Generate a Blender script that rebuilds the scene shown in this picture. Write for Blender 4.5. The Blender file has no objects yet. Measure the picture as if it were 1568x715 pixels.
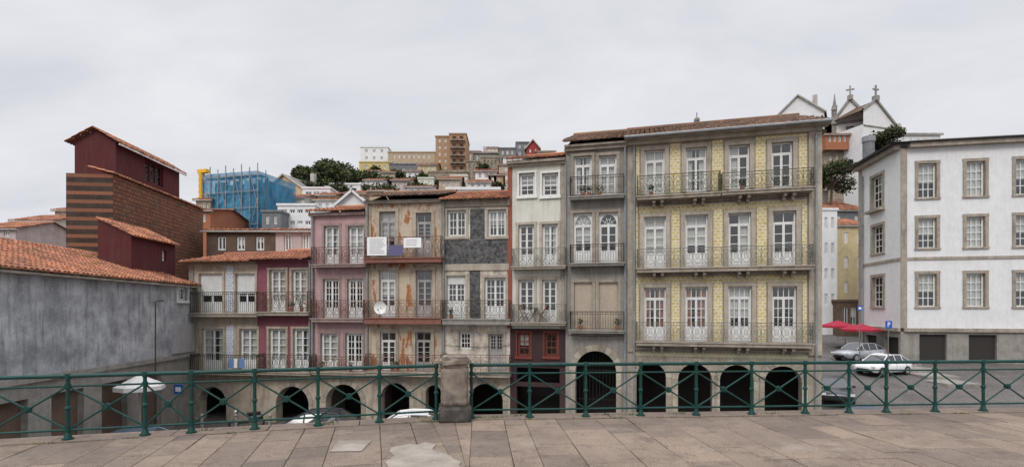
import bpy, bmesh, math, random
from mathutils import Vector, Matrix, noise
random.seed(7)
R=random.random
def U(a,b): return a+(b-a)*random.random()
EYE=5.6; FP=784.0; CU=784.0; HV=475.0; GZ=-0.5; TZ=3.7
scene=bpy.context.scene
def zat(v,d): return EYE+(HV-v)*d/FP
def xat(u,d): return (u-CU)*d/FP
# ------------------------------------------------------------ materials
MATS={}
def nt(name):
    m=bpy.data.materials.new(name); m.use_nodes=True
    n=m.node_tree; n.nodes.clear(); MATS[name]=m
    return m,n
def N(n,t,**k):
    x=n.nodes.new(t)
    for a,b in k.items(): setattr(x,a,b)
    return x
def c4(c): return (c[0],c[1],c[2],1)
def ramp(n,src,p0,c0,p1,c1):
    r=N(n,'ShaderNodeValToRGB'); e=r.color_ramp.elements
    e[0].position=p0; e[0].color=c4(c0); e[1].position=p1; e[1].color=c4(c1)
    n.links.new(src,r.inputs[0]); return r.outputs[0]
def mixc(n,f,a,b,mode='MIX'):
    m=N(n,'ShaderNodeMix',data_type='RGBA',blend_type=mode)
    for s,v in ((m.inputs[0],f),(m.inputs[6],a),(m.inputs[7],b)):
        if hasattr(v,'links'): n.links.new(v,s)
        elif isinstance(v,(int,float)): s.default_value=v
        else: s.default_value=c4(v)
    return m.outputs[2]
def noi(n,vec,scale,detail=5,rough=.6,sc=(1,1,1)):
    mp=N(n,'ShaderNodeMapping'); mp.inputs['Scale'].default_value=sc
    n.links.new(vec,mp.inputs[0])
    t=N(n,'ShaderNodeTexNoise'); t.inputs['Scale'].default_value=scale
    t.inputs['Detail'].default_value=detail; t.inputs['Roughness'].default_value=rough
    n.links.new(mp.outputs[0],t.inputs['Vector']); return t.outputs[0]
def finish(n,col,rough=.85,bump=None,bs=.3,bd=.02,metal=0,spec=.3):
    p=N(n,'ShaderNodeBsdfPrincipled'); o=N(n,'ShaderNodeOutputMaterial')
    n.links.new(p.outputs[0],o.inputs[0])
    if hasattr(col,'links'): n.links.new(col,p.inputs['Base Color'])
    else: p.inputs['Base Color'].default_value=c4(col)
    p.inputs['Roughness'].default_value=rough; p.inputs['Metallic'].default_value=metal
    p.inputs['Specular IOR Level'].default_value=spec
    if bump is not None:
        b=N(n,'ShaderNodeBump'); b.inputs['Strength'].default_value=bs; b.inputs['Distance'].default_value=bd
        n.links.new(bump,b.inputs['Height']); n.links.new(b.outputs[0],p.inputs['Normal'])
    return p
def mat(name,c1,c2=None,scale=1.5,lo=.35,hi=.65,streak=.35,grime=.35,gcol=(.09,.08,.065),rnd=.0,rough=.88,bs=.4,bd=.02,fine=14,spec=.25,metal=0,sc=(1,1,1)):
    m,n=nt(name)
    tc=N(n,'ShaderNodeTexCoord').outputs['Object']
    c2=c2 or tuple(x*.78 for x in c1)
    col=ramp(n,noi(n,tc,scale,8,.65,sc),lo,c1,hi,c2)
    if streak>0:
        s=noi(n,tc,2.2,6,.7,(2.2,2.2,.22))
        f=ramp(n,s,.5,(0,0,0),.72,(streak,)*3)
        col=mixc(n,f,col,gcol)
    if grime>0:
        g=noi(n,tc,.7,7,.72)
        f=ramp(n,g,.48,(0,0,0),.7,(grime,)*3)
        col=mixc(n,f,col,gcol)
    fn=noi(n,tc,fine,4,.7)
    f=ramp(n,fn,.3,(.84,)*3,.7,(1.1,)*3)
    col=mixc(n,1.0,col,f,'MULTIPLY')
    if rnd>0:
        a=N(n,'ShaderNodeAttribute',attribute_name='rnd')
        f=ramp(n,a.outputs['Fac'],0,(1-rnd,)*3,1,(1+rnd*.6,)*3)
        col=mixc(n,1.0,col,f,'MULTIPLY')
    finish(n,col,rough,fn,bs,bd,metal,spec); return m
def swz(n,tc):
    s=N(n,'ShaderNodeSeparateXYZ'); n.links.new(tc,s.inputs[0])
    c=N(n,'ShaderNodeCombineXYZ'); n.links.new(s.outputs[0],c.inputs[0]); n.links.new(s.outputs[2],c.inputs[1])
    return c.outputs[0]
def brickmat(name,c1,c2,cm,bw,bh,mort,off=.5,rough=.6,bs=.3,dirt=.3,sm=.1):
    m,n=nt(name)
    tc=N(n,'ShaderNodeTexCoord').outputs['Object']; v=swz(n,tc)
    b=N(n,'ShaderNodeTexBrick'); b.offset=off
    n.links.new(v,b.inputs['Vector'])
    b.inputs['Color1'].default_value=c4(c1); b.inputs['Color2'].default_value=c4(c2); b.inputs['Mortar'].default_value=c4(cm)
    b.inputs['Scale'].default_value=1; b.inputs['Mortar Size'].default_value=mort; b.inputs['Mortar Smooth'].default_value=sm
    b.inputs['Brick Width'].default_value=bw; b.inputs['Row Height'].default_value=bh
    g=noi(n,tc,1.1,8,.7); f=ramp(n,g,.42,(0,0,0),.72,(dirt,)*3)
    col=mixc(n,f,b.outputs[0],(.12,.1,.08))
    f2=ramp(n,noi(n,tc,9,4,.7),.3,(.8,)*3,.7,(1.15,)*3)
    col=mixc(n,1.0,col,f2,'MULTIPLY')
    finish(n,col,rough,b.outputs['Fac'],bs,.01)
    for x in n.nodes:
        if x.bl_idname=='ShaderNodeBump': x.invert=True
    return m
def plain(name,c,rough=.5,metal=0,spec=.4):
    m,n=nt(name); finish(n,c,rough,None,metal=metal,spec=spec); return m

mat('granite',(.42,.365,.30),(.29,.25,.205),scale=2.2,streak=.5,grime=.42)
mat('granite_light',(.50,.44,.36),(.37,.325,.265),scale=2,streak=.4,grime=.32)
mat('granite_gray',(.34,.32,.29),(.24,.225,.2),scale=1.6,streak=.5,grime=.42)
mat('granite_voussoir',(.47,.415,.34),(.33,.29,.235),scale=2.5,streak=.2,grime=.3,rnd=.25)
mat('wall_beige',(.52,.445,.355),(.38,.32,.25),scale=1.6,streak=.5,grime=.42)
mat('wall_white',(.67,.66,.60),(.58,.57,.50),scale=1.0,streak=.4,grime=.25,gcol=(.25,.23,.17))
mat('wall_whitestain',(.67,.61,.52),(.36,.31,.26),scale=1.4,lo=.44,hi=.64,streak=.5,grime=.38)
mat('wall_graystain',(.50,.51,.53),(.27,.28,.30),scale=.9,lo=.4,hi=.62,streak=.75,grime=.55,gcol=(.09,.095,.10))
mat('wall_pink',(.52,.335,.34),(.42,.275,.28),scale=1.2,streak=.42,grime=.38,gcol=(.2,.15,.14))
mat('wall_magenta',(.28,.09,.125),(.22,.075,.1),scale=1.5,streak=.38,grime=.35)
mat('wall_rust',(.54,.45,.35),(.36,.145,.06),scale=1.5,lo=.505,hi=.56,streak=.62,grime=.38,gcol=(.2,.1,.05),sc=(1.2,1,.6))
mat('rust_slab',(.28,.12,.09),(.21,.095,.075),streak=.35,grime=.35)
mat('pink_slab',(.38,.275,.255),(.29,.21,.195),streak=.45,grime=.4)
mat('wall_darkbrown',(.06,.032,.033),(.045,.025,.026),streak=.2,grime=.2)
mat('wall_redstrip',(.33,.10,.065),(.25,.08,.055),streak=.35,grime=.25)
mat('wall_darkred',(.11,.025,.027),(.08,.02,.023),streak=.3,grime=.25,sc=(6,6,.3))
mat('wall_ochre',(.42,.27,.16),(.36,.23,.14),streak=.2,grime=.2)
mat('wall_tan',(.48,.37,.26),(.41,.32,.22),streak=.2,grime=.2)
mat('wall_yellow',(.60,.49,.22),(.52,.42,.2),streak=.25,grime=.2)
mat('wall_yellowpale',(.60,.49,.29),(.5,.41,.25),streak=.35,grime=.25)
mat('wall_cleanwhite',(.76,.76,.76),(.69,.69,.69),streak=.2,grime=.12,gcol=(.25,.25,.25))
mat('wall_brown',(.17,.11,.08),(.12,.08,.06),streak=.3,grime=.3)
mat('wall_palepink',(.55,.45,.44),(.48,.4,.39),streak=.25,grime=.25)
mat('concrete_gray',(.2,.21,.22),(.15,.16,.17),streak=.3,grime=.2)
mat('wall_redbright',(.33,.06,.05),(.27,.05,.05),streak=.2,grime=.15)
mat('wall_orangered',(.40,.15,.08),(.33,.13,.07),streak=.2,grime=.2)
mat('ruin_stone',(.38,.32,.25),(.22,.18,.14),scale=1.2,lo=.4,hi=.6,streak=.5,grime=.5,fine=5,bs=.8,bd=.1)
mat('plaster_edge',(.5,.48,.44),streak=.3,grime=.3)
mat('roof_tile',(.45,.185,.10),(.29,.125,.08),scale=1.2,streak=0,grime=.5,gcol=(.10,.085,.06),rnd=.45,fine=22)
mat('roof_tile_old',(.27,.15,.10),(.17,.115,.085),scale=1.4,streak=0,grime=.6,gcol=(.08,.075,.055),rnd=.5,fine=22)
mat('roof_gray',(.22,.21,.2),(.15,.14,.13),streak=0,grime=.4,rnd=.3)
brickmat('azulejo_yellow',(.58,.43,.14),(.65,.54,.28),(.70,.65,.50),.22,.15,.024,.5,dirt=.22)
brickmat('azulejo_yellow_band',(.55,.50,.22),(.42,.42,.22),(.6,.58,.45),.16,.16,.03,.5,dirt=.15)
brickmat('azulejo_blue',(.28,.37,.58),(.48,.54,.66),(.62,.62,.62),.16,.16,.03,.5,dirt=.15)
brickmat('shingle_terracotta',(.27,.11,.06),(.16,.065,.04),(.04,.025,.02),.30,.24,.02,.5,rough=.85,bs=.9,dirt=.4)
m,n=nt('azulejo_dark'); tc=N(n,'ShaderNodeTexCoord').outputs['Object']
v=N(n,'ShaderNodeTexVoronoi'); v.inputs['Scale'].default_value=5.5; n.links.new(tc,v.inputs['Vector'])
a=ramp(n,v.outputs['Distance'],.22,(.02,.02,.022),.6,(.11,.11,.11))
nn=noi(n,tc,4,8,.85); b=ramp(n,nn,.46,(.02,.02,.022),.66,(.27,.26,.24))
finish(n,mixc(n,.5,a,b),.45,nn,.4,.02)
m,n=nt('cobbles'); tc=N(n,'ShaderNodeTexCoord').outputs['Object']
v=N(n,'ShaderNodeTexVoronoi',feature='DISTANCE_TO_EDGE'); v.inputs['Scale'].default_value=8; n.links.new(tc,v.inputs['Vector'])
a=ramp(n,v.outputs['Distance'],.02,(.05,.045,.042),.1,(.16,.145,.135))
f=ramp(n,noi(n,tc,.5,8,.7),.35,(.7,)*3,.7,(1.15,)*3)
finish(n,mixc(n,1.0,a,f,'MULTIPLY'),.85,v.outputs['Distance'],.5,.02)
mat('terrain_soil',(.075,.085,.04),(.14,.12,.075),scale=.12,streak=0,grime=.3,fine=.8,bs=.6,bd=.4)
m,n=nt('paving'); tc=N(n,'ShaderNodeTexCoord').outputs['Object']
at=N(n,'ShaderNodeAttribute',attribute_name='rnd')
col=ramp(n,noi(n,tc,1.3,9,.7),.3,(.245,.19,.15),.72,(.16,.125,.10))
col=mixc(n,1.0,col,ramp(n,at.outputs['Fac'],0,(.74,.75,.78),1,(1.22,1.19,1.14)),'MULTIPLY')
fn=noi(n,tc,60,3,.85)
col=mixc(n,1.0,col,ramp(n,fn,.3,(.45,)*3,.72,(1.55,)*3),'MULTIPLY')
st=ramp(n,noi(n,tc,3.1,9,.8),.50,(0,0,0),.66,(.65,)*3)
col=mixc(n,st,col,(.075,.058,.047))
st=ramp(n,noi(n,tc,.9,6,.7),.58,(0,0,0),.68,(.35,)*3)
col=mixc(n,st,col,(.36,.305,.26))
b2=noi(n,tc,9,6,.8)
finish(n,col,.8,b2,.6,.012,spec=.3)
mat('paving_light',(.36,.315,.27),(.25,.215,.18),scale=3,streak=0,grime=.5,fine=60,bs=.5,bd=.01)
mat('paving_joint',(.05,.042,.033),(.08,.07,.05),scale=5,streak=0,grime=0)
mat('pillar_stone',(.31,.26,.215),(.13,.11,.095),scale=5,lo=.38,hi=.66,streak=.4,grime=.5,fine=40,bs=.9,bd=.02)
mat('pillar_base',(.06,.055,.05),(.13,.115,.1),scale=7,lo=.45,hi=.7,streak=.3,grime=.3,fine=40,bs=.9,bd=.02)
mat('white_paint',(.79,.79,.78),(.72,.72,.70),streak=.15,grime=.1,gcol=(.3,.27,.22),rough=.5,bs=.05)
mat('gray_paint',(.44,.43,.42),(.36,.35,.34),streak=.2,grime=.2,rough=.6,bs=.1)
mat('beige_shutter',(.58,.50,.41),(.52,.45,.37),streak=.15,grime=.1,rough=.6,bs=.1)
mat('red_wood',(.20,.045,.035),(.14,.04,.03),streak=.1,grime=.1,rough=.6)
mat('iron_dark',(.045,.045,.045),(.08,.06,.045),scale=5,streak=0,grime=.2,rough=.6,bs=.1)
mat('iron_gray',(.21,.21,.20),(.15,.14,.12),scale=5,streak=0,grime=.2,rough=.6,bs=.1)
mat('iron_rust',(.18,.075,.05),(.10,.065,.05),scale=4,streak=0,grime=.2,rough=.7,bs=.1)
mat('iron_olive',(.12,.125,.085),(.08,.08,.06),scale=4,streak=0,grime=.2,rough=.7,bs=.1)
mat('green_paint',(.004,.052,.043),(.003,.034,.030),scale=9,lo=.4,hi=.7,streak=.15,grime=.2,gcol=(.05,.04,.03),rough=.5,bs=.15,fine=60,bd=.004,spec=.3)
mat('pipe_gray',(.30,.31,.32),(.22,.22,.22),streak=.2,grime=.2,rough=.5)
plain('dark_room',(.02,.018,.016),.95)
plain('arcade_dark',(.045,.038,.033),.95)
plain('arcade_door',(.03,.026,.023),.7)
mat('curtain',(.74,.72,.68),(.62,.6,.56),streak=0,grime=0,rough=.95,bs=0)
mat('curtain_red',(.45,.19,.09),(.35,.13,.07),streak=0,grime=0,rough=.95,bs=0)
plain('black',(.012,.012,.012),.5); plain('rubber',(.02,.02,.02),.8)
plain('red_cloth',(.36,.02,.045),.85); plain('white_cloth',(.75,.74,.72),.85)
plain('sign_blue',(.02,.11,.45),.4); plain('banner_white',(.8,.8,.8),.7); plain('banner_purple',(.11,.10,.2),.7)
plain('text_gray',(.25,.25,.27),.7); plain('chute_yellow',(.75,.42,.02),.5); plain('chrome',(.6,.6,.6),.25,1)
plain('car_silver',(.42,.44,.47),.28,.6,.5); plain('car_white',(.75,.75,.75),.25,0,.6); plain('car_dark',(.025,.028,.035),.22,0,.6); plain('car_blue',(.10,.14,.19),.25,.3,.5)
plain('tail_red',(.4,.01,.01),.3); plain('lamp_clear',(.7,.7,.68),.15); plain('wood',(.2,.1,.05),.7)
plain('car_glass',(.02,.025,.03),.06,0,.9); plain('terracotta_pot',(.35,.14,.08),.8)
plain('cloth_blue',(.12,.22,.4),.9)
m,n=nt('glass')
tr=N(n,'ShaderNodeBsdfTransparent'); tr.inputs[0].default_value=(.84,.87,.87,1)
gl=N(n,'ShaderNodeBsdfGlossy'); gl.inputs['Roughness'].default_value=.03
tc=N(n,'ShaderNodeTexCoord').outputs['Object']; bb=N(n,'ShaderNodeBump'); bb.inputs['Strength'].default_value=.25; bb.inputs['Distance'].default_value=.04
n.links.new(noi(n,tc,2.0,2,.5),bb.inputs['Height']); n.links.new(bb.outputs[0],gl.inputs['Normal'])
mx=N(n,'ShaderNodeMixShader'); mx.inputs[0].default_value=.14
o=N(n,'ShaderNodeOutputMaterial'); n.links.new(tr.outputs[0],mx.inputs[1]); n.links.new(gl.outputs[0],mx.inputs[2]); n.links.new(mx.outputs[0],o.inputs[0])
m,n=nt('blue_net')
tr=N(n,'ShaderNodeBsdfTransparent'); df=N(n,'ShaderNodeBsdfDiffuse')
tc=N(n,'ShaderNodeTexCoord').outputs['Object']
cc=ramp(n,noi(n,tc,.9,8,.75,(1,1,.5)),.38,(.03,.16,.30),.66,(.12,.34,.50)); n.links.new(cc,df.inputs[0])
mx=N(n,'ShaderNodeMixShader'); f=ramp(n,noi(n,tc,.6,6,.7),.35,(.62,)*3,.65,(.92,)*3); n.links.new(f,mx.inputs[0])
o=N(n,'ShaderNodeOutputMaterial'); n.links.new(tr.outputs[0],mx.inputs[1]); n.links.new(df.outputs[0],mx.inputs[2]); n.links.new(mx.outputs[0],o.inputs[0])
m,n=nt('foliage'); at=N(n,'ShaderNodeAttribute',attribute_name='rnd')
cc=ramp(n,at.outputs['Fac'],0,(.014,.022,.010),1,(.095,.11,.04))  # dark to light green; carries painted top-to-bottom leaf shading plus random tone
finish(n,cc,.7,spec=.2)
mat('bark',(.12,.09,.07),streak=0,grime=.2)
plain('grass_green',(.09,.12,.03),.8)

# ------------------------------------------------------------ mesh builder
class MB:
    def __init__(s): s.v=[]; s.f=[]; s.m=[]; s.r=[]; s.sl=[]
    def mi(s,m):
        if m not in s.sl: s.sl.append(m)
        return s.sl.index(m)
    def face(s,pts,m,r=None):
        b=len(s.v); s.v.extend([tuple(p) for p in pts]); s.f.append(tuple(range(b,b+len(pts)))); s.m.append(s.mi(m)); s.r.append(R() if r is None else r)
    def box(s,x0,x1,y0,y1,z0,z1,m,r=None):
        if x1<x0: x0,x1=x1,x0
        if y1<y0: y0,y1=y1,y0
        if z1<z0: z0,z1=z1,z0
        r=R() if r is None else r
        b=len(s.v); s.v.extend([(x0,y0,z0),(x1,y0,z0),(x1,y1,z0),(x0,y1,z0),(x0,y0,z1),(x1,y0,z1),(x1,y1,z1),(x0,y1,z1)])
        k=s.mi(m)
        for q in ((0,1,5,4),(1,2,6,5),(2,3,7,6),(3,0,4,7),(4,5,6,7),(3,2,1,0)):
            s.f.append(tuple(b+i for i in q)); s.m.append(k); s.r.append(r)
    def seg(s,p,q,r,m,n=4,r2=None,caps=False):
        p=Vector(p); q=Vector(q); d=q-p
        if d.length<1e-6: return
        d.normalize(); a=d.cross(Vector((0,0,1)))
        if a.length<.05: a=d.cross(Vector((0,1,0)))
        a.normalize(); c=d.cross(a); r2=r if r2 is None else r2
        b=len(s.v); k=s.mi(m); rr=R()
        for i in range(n):
            t=2*math.pi*(i+.5)/n; o=a*math.cos(t)+c*math.sin(t)
            s.v.append(tuple(p+o*r)); s.v.append(tuple(q+o*r2))
        for i in range(n):
            j=(i+1)%n; s.f.append((b+2*i,b+2*i+1,b+2*j+1,b+2*j)); s.m.append(k); s.r.append(rr)
        if caps:
            s.f.append(tuple(b+2*i for i in range(n))); s.m.append(k); s.r.append(rr)
            s.f.append(tuple(b+2*i+1 for i in reversed(range(n)))); s.m.append(k); s.r.append(rr)
    def path(s,pts,r,m,n=4):
        for a,b in zip(pts[:-1],pts[1:]): s.seg(a,b,r,m,n)
    def ball(s,c,r,m,nu=10,nv=6,sc=(1,1,1)):
        for i in range(nv):
            t0=math.pi*i/nv-math.pi/2; t1=math.pi*(i+1)/nv-math.pi/2
            for j in range(nu):
                a0=2*math.pi*j/nu; a1=2*math.pi*(j+1)/nu
                P=[(c[0]+r*sc[0]*math.cos(t)*math.cos(a),c[1]+r*sc[1]*math.cos(t)*math.sin(a),c[2]+r*sc[2]*math.sin(t)) for t,a in ((t0,a0),(t0,a1),(t1,a1),(t1,a0))]
                s.face(P,m)
    def leaves(s,c,rx,rz_,n,ls):
        for _ in range(n):
            v=Vector((random.gauss(0,1),random.gauss(0,1),random.gauss(0,1))).normalized(); p=Vector(c)+Vector((v.x*rx,v.y*rx,v.z*rz_))*U(.3,1)
            a=Vector((U(-1,1),U(-1,1),U(-1,1))).normalized(); q=a.cross(Vector((U(-1,1),U(-1,1),U(-1,1)))).normalized()
            s.face([p-a*ls,p+q*ls*.6,p+a*ls,p-q*ls*.6],'foliage',max(0,min(1,.5+.4*v.z+U(-.2,.3))))  # shading painted into leaf tone: upper leaves lighter, lower darker, plus random
    def obj(s,name,parent=None,smooth=False):
        me=bpy.data.meshes.new(name); me.from_pydata(s.v,[],s.f)
        for k in s.sl: me.materials.append(MATS[k])
        me.polygons.foreach_set('material_index',s.m)
        a=me.attributes.new('rnd','FLOAT','FACE'); a.data.foreach_set('value',s.r)
        if smooth: me.polygons.foreach_set('use_smooth',[True]*len(s.f))
        me.update()
        o=bpy.data.objects.new(name,me); scene.collection.objects.link(o)
        if parent: o.parent=parent
        return o
def empty(name,loc=(0,0,0),rz=0,parent=None):
    e=bpy.data.objects.new(name,None); e.location=loc; e.rotation_euler=(0,0,rz); scene.collection.objects.link(e)
    if parent: e.parent=parent
    e.empty_display_size=.3
    return e
class House:
    def __init__(s,name,u0,d0,u1,d1): s.setup(name,Vector((xat(u0,d0),d0)),Vector((xat(u1,d1),d1)))
    def setup(s,name,p0,p1):
        s.p0=p0; s.p1=p1; t=p1-p0; s.L=t.length; s.t=t.normalized(); s.n=Vector((-s.t.y,s.t.x))
        s.root=empty(name,(p0.x,p0.y,0),math.atan2(s.t.y,s.t.x)); s.parts={}
    def mb(s,k):
        if k not in s.parts: s.parts[k]=MB()
        return s.parts[k]
    def at(s,u,v,off=0):
        a=Vector(((u-CU)/FP,1)); k=(s.p0.dot(s.n)+off)/a.dot(s.n); p=a*k
        return (p-s.p0).dot(s.t), EYE+(HV-v)*k/FP
    def rect(s,u0,u1,v0,v1,off=0):
        uc=(u0+u1)/2; x0,_=s.at(u0,v0,off); x1,_=s.at(u1,v0,off)
        _,z1=s.at(uc,v0,off); _,z0=s.at(uc,v1,off)
        return x0,x1,z0,z1
    def done(s):
        for k,m in s.parts.items(): m.obj(k,s.root)
def side(name,x0,y0,x1,y1):
    H=House.__new__(House); H.setup(name,Vector((x0,y0)),Vector((x1,y1))); return H
def wall(mb,x0,x1,z0,z1,ops,m,rm=None,th=.28):
    xs=sorted(set([x0,x1]+[min(max(a,x0),x1) for o in ops for a in o[:2]])); zs=sorted(set([z0,z1]+[min(max(a,z0),z1) for o in ops for a in o[2:4]]))
    for i in range(len(xs)-1):
        for j in range(len(zs)-1):
            if xs[i+1]-xs[i]<1e-5 or zs[j+1]-zs[j]<1e-5: continue
            cx=(xs[i]+xs[i+1])/2; cz=(zs[j]+zs[j+1])/2
            if any(o[0]<cx<o[1] and o[2]<cz<o[3] for o in ops): continue
            mb.face([(xs[i],0,zs[j]),(xs[i+1],0,zs[j]),(xs[i+1],0,zs[j+1]),(xs[i],0,zs[j+1])],m,.5)
    rm=rm or m
    for o in ops:
        a,b,c,d=o[:4]
        mb.face([(a,0,c),(a,th,c),(a,th,d),(a,0,d)],rm); mb.face([(b,0,d),(b,th,d),(b,th,c),(b,0,c)],rm)
        mb.face([(a,0,d),(a,th,d),(b,th,d),(b,0,d)],rm); mb.face([(a,0,c),(b,0,c),(b,th,c),(a,th,c)],rm)
def surround(mb,x0,x1,z0,z1,w,m,p=.05,sill=True,lint=None):
    lint=lint or w
    mb.box(x0-w,x0,-p,.01,z0,z1,m); mb.box(x1,x1+w,-p,.01,z0,z1,m)
    mb.box(x0-w-.02,x1+w+.02,-p-.01,.01,z1,z1+lint,m)
    if sill: mb.box(x0-w-.04,x1+w+.04,-p-.05,.01,z0-.14,z0,m)
def window(mb,x0,x1,z0,z1,fm='white_paint',leaves=2,cols=1,rows=3,panel=0.,transom=0.,cur=None,rec=.14,arch=False,shutter=0.,shm='white_paint',sash=False,mun=.032):
    y0=rec; y1=rec+.06; fw=.065; w=x1-x0; h=z1-z0
    b=rec+1.0
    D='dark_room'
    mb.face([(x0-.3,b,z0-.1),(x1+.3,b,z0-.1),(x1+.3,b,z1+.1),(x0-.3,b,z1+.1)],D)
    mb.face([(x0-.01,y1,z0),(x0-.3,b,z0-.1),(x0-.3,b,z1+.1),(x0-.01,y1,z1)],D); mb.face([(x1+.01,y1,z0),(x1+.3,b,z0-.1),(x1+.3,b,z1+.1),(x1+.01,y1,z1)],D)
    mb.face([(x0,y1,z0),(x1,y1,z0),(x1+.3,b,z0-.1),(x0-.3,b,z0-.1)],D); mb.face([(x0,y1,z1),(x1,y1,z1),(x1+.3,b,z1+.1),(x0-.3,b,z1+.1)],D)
    mb.box(x0,x0+fw,y0,y1,z0,z1,fm); mb.box(x1-fw,x1,y0,y1,z0,z1,fm)
    mb.box(x0+fw,x1-fw,y0,y1,z1-fw,z1,fm); mb.box(x0+fw,x1-fw,y0,y1,z0,z0+fw*.8,fm)
    ix0=x0+fw; ix1=x1-fw; iz0=z0+fw*.8; iz1=z1-fw
    zt=iz1
    if transom>0:
        zt=iz1-h*transom; mb.box(ix0,ix1,y0-.015,y1,zt-.035,zt+.035,fm)
        if arch:
            cx=(ix0+ix1)/2; rr=(ix1-ix0)/2
            for k in range(1,5):
                t=math.pi*k/5; mb.seg((cx,y0+.02,zt+.03),(cx+rr*math.cos(t),y0+.02,zt+.03+min(rr*math.sin(t),iz1-zt-.03)),.014,fm)
            K=10; hh=iz1-zt-.03
            for k in range(K):
                t0=math.pi*k/K; t1=math.pi*(k+1)/K
                a=(cx+rr*math.cos(t0),zt+.03+hh*math.sin(t0)*.95); c=(cx+rr*math.cos(t1),zt+.03+hh*math.sin(t1)*.95)
                mb.face([(a[0],y0+.01,a[1]),(c[0],y0+.01,c[1]),(c[0],y0+.01,iz1),(a[0],y0+.01,iz1)],fm)
            mb.path([(cx+rr*.5*math.cos(math.pi*k/8),y0+.02,zt+.03+hh*.5*math.sin(math.pi*k/8)) for k in range(9)],.014,fm)
        else:
            for k in range(1,leaves*cols):
                x=ix0+(ix1-ix0)*k/(leaves*cols); mb.box(x-mun/2,x+mun/2,y0+.01,y1-.01,zt+.035,iz1,fm)
        zt-=.035
    ym=(y0+y1)/2+.005
    lw=(ix1-ix0)/leaves; zp=iz0+(zt-iz0)*panel if panel>0 else iz0
    st=.05
    for l in range(leaves):
        a=ix0+l*lw; c=a+lw
        mb.box(a,a+st,y0-.01,y1-.005,iz0,zt,fm); mb.box(c-st,c-.003,y0-.01,y1-.005,iz0,zt,fm)
        mb.box(a+st,c-st,y0-.01,y1-.005,zt-st,zt,fm); mb.box(a+st,c-st,y0-.01,y1-.005,iz0,iz0+st,fm)
        if panel>0:
            mb.box(a+st,c-st,y0+.012,y1-.005,iz0+st,zp,fm); mb.box(a+st+.03,c-st-.03,y0-.002,y0+.02,iz0+st+.04,zp-.05,fm)
            mb.box(a+st,c-st,y0-.01,y1-.005,zp,zp+.05,fm)
        zb=zp+.05 if panel>0 else iz0+st
        for k in range(1,rows):
            z=zb+(zt-st-zb)*k/rows; mm=mun*(1.8 if sash and k==rows//2 else 1); mb.box(a+st,c-st,y0+.005,y1-.01,z-mm/2,z+mm/2,fm)
        for k in range(1,cols):
            x=a+st+(lw-2*st)*k/cols; mb.box(x-mun/2,x+mun/2,y0+.006,y1-.011,zb,zt-st,fm)
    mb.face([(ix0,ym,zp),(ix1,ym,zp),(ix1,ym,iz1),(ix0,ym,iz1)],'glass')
    if cur:
        for (fa,fb,cm,zl) in cur:
            a=ix0+(ix1-ix0)*fa; c=ix0+(ix1-ix0)*fb; K=max(4,int((c-a)/.045)); lz=iz0+(iz1-iz0)*zl
            for k in range(K):
                xa=a+(c-a)*k/K; xb=a+(c-a)*(k+1)/K; ya=y1+.06+(.03 if k%2 else 0); yb=y1+.06+(0 if k%2 else .03)
                mb.face([(xa,ya,lz),(xb,yb,lz),(xb,yb,iz1),(xa,ya,iz1)],cm)
    if shutter>0:
        zs=z1-(z1-z0)*shutter; k=int((z1-zs)/.07)+1
        for i in range(k):
            za=z1-(z1-zs)*i/k; zb=z1-(z1-zs)*(i+1)/k
            mb.face([(x0+.02,rec-.03,zb+.006),(x1-.02,rec-.03,zb+.006),(x1-.02,rec-.055,za),(x0+.02,rec-.055,za)],shm,.5)
            mb.face([(x0+.02,rec-.055,zb),(x1-.02,rec-.055,zb),(x1-.02,rec-.03,zb+.006),(x0+.02,rec-.03,zb+.006)],shm,.5)
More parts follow.
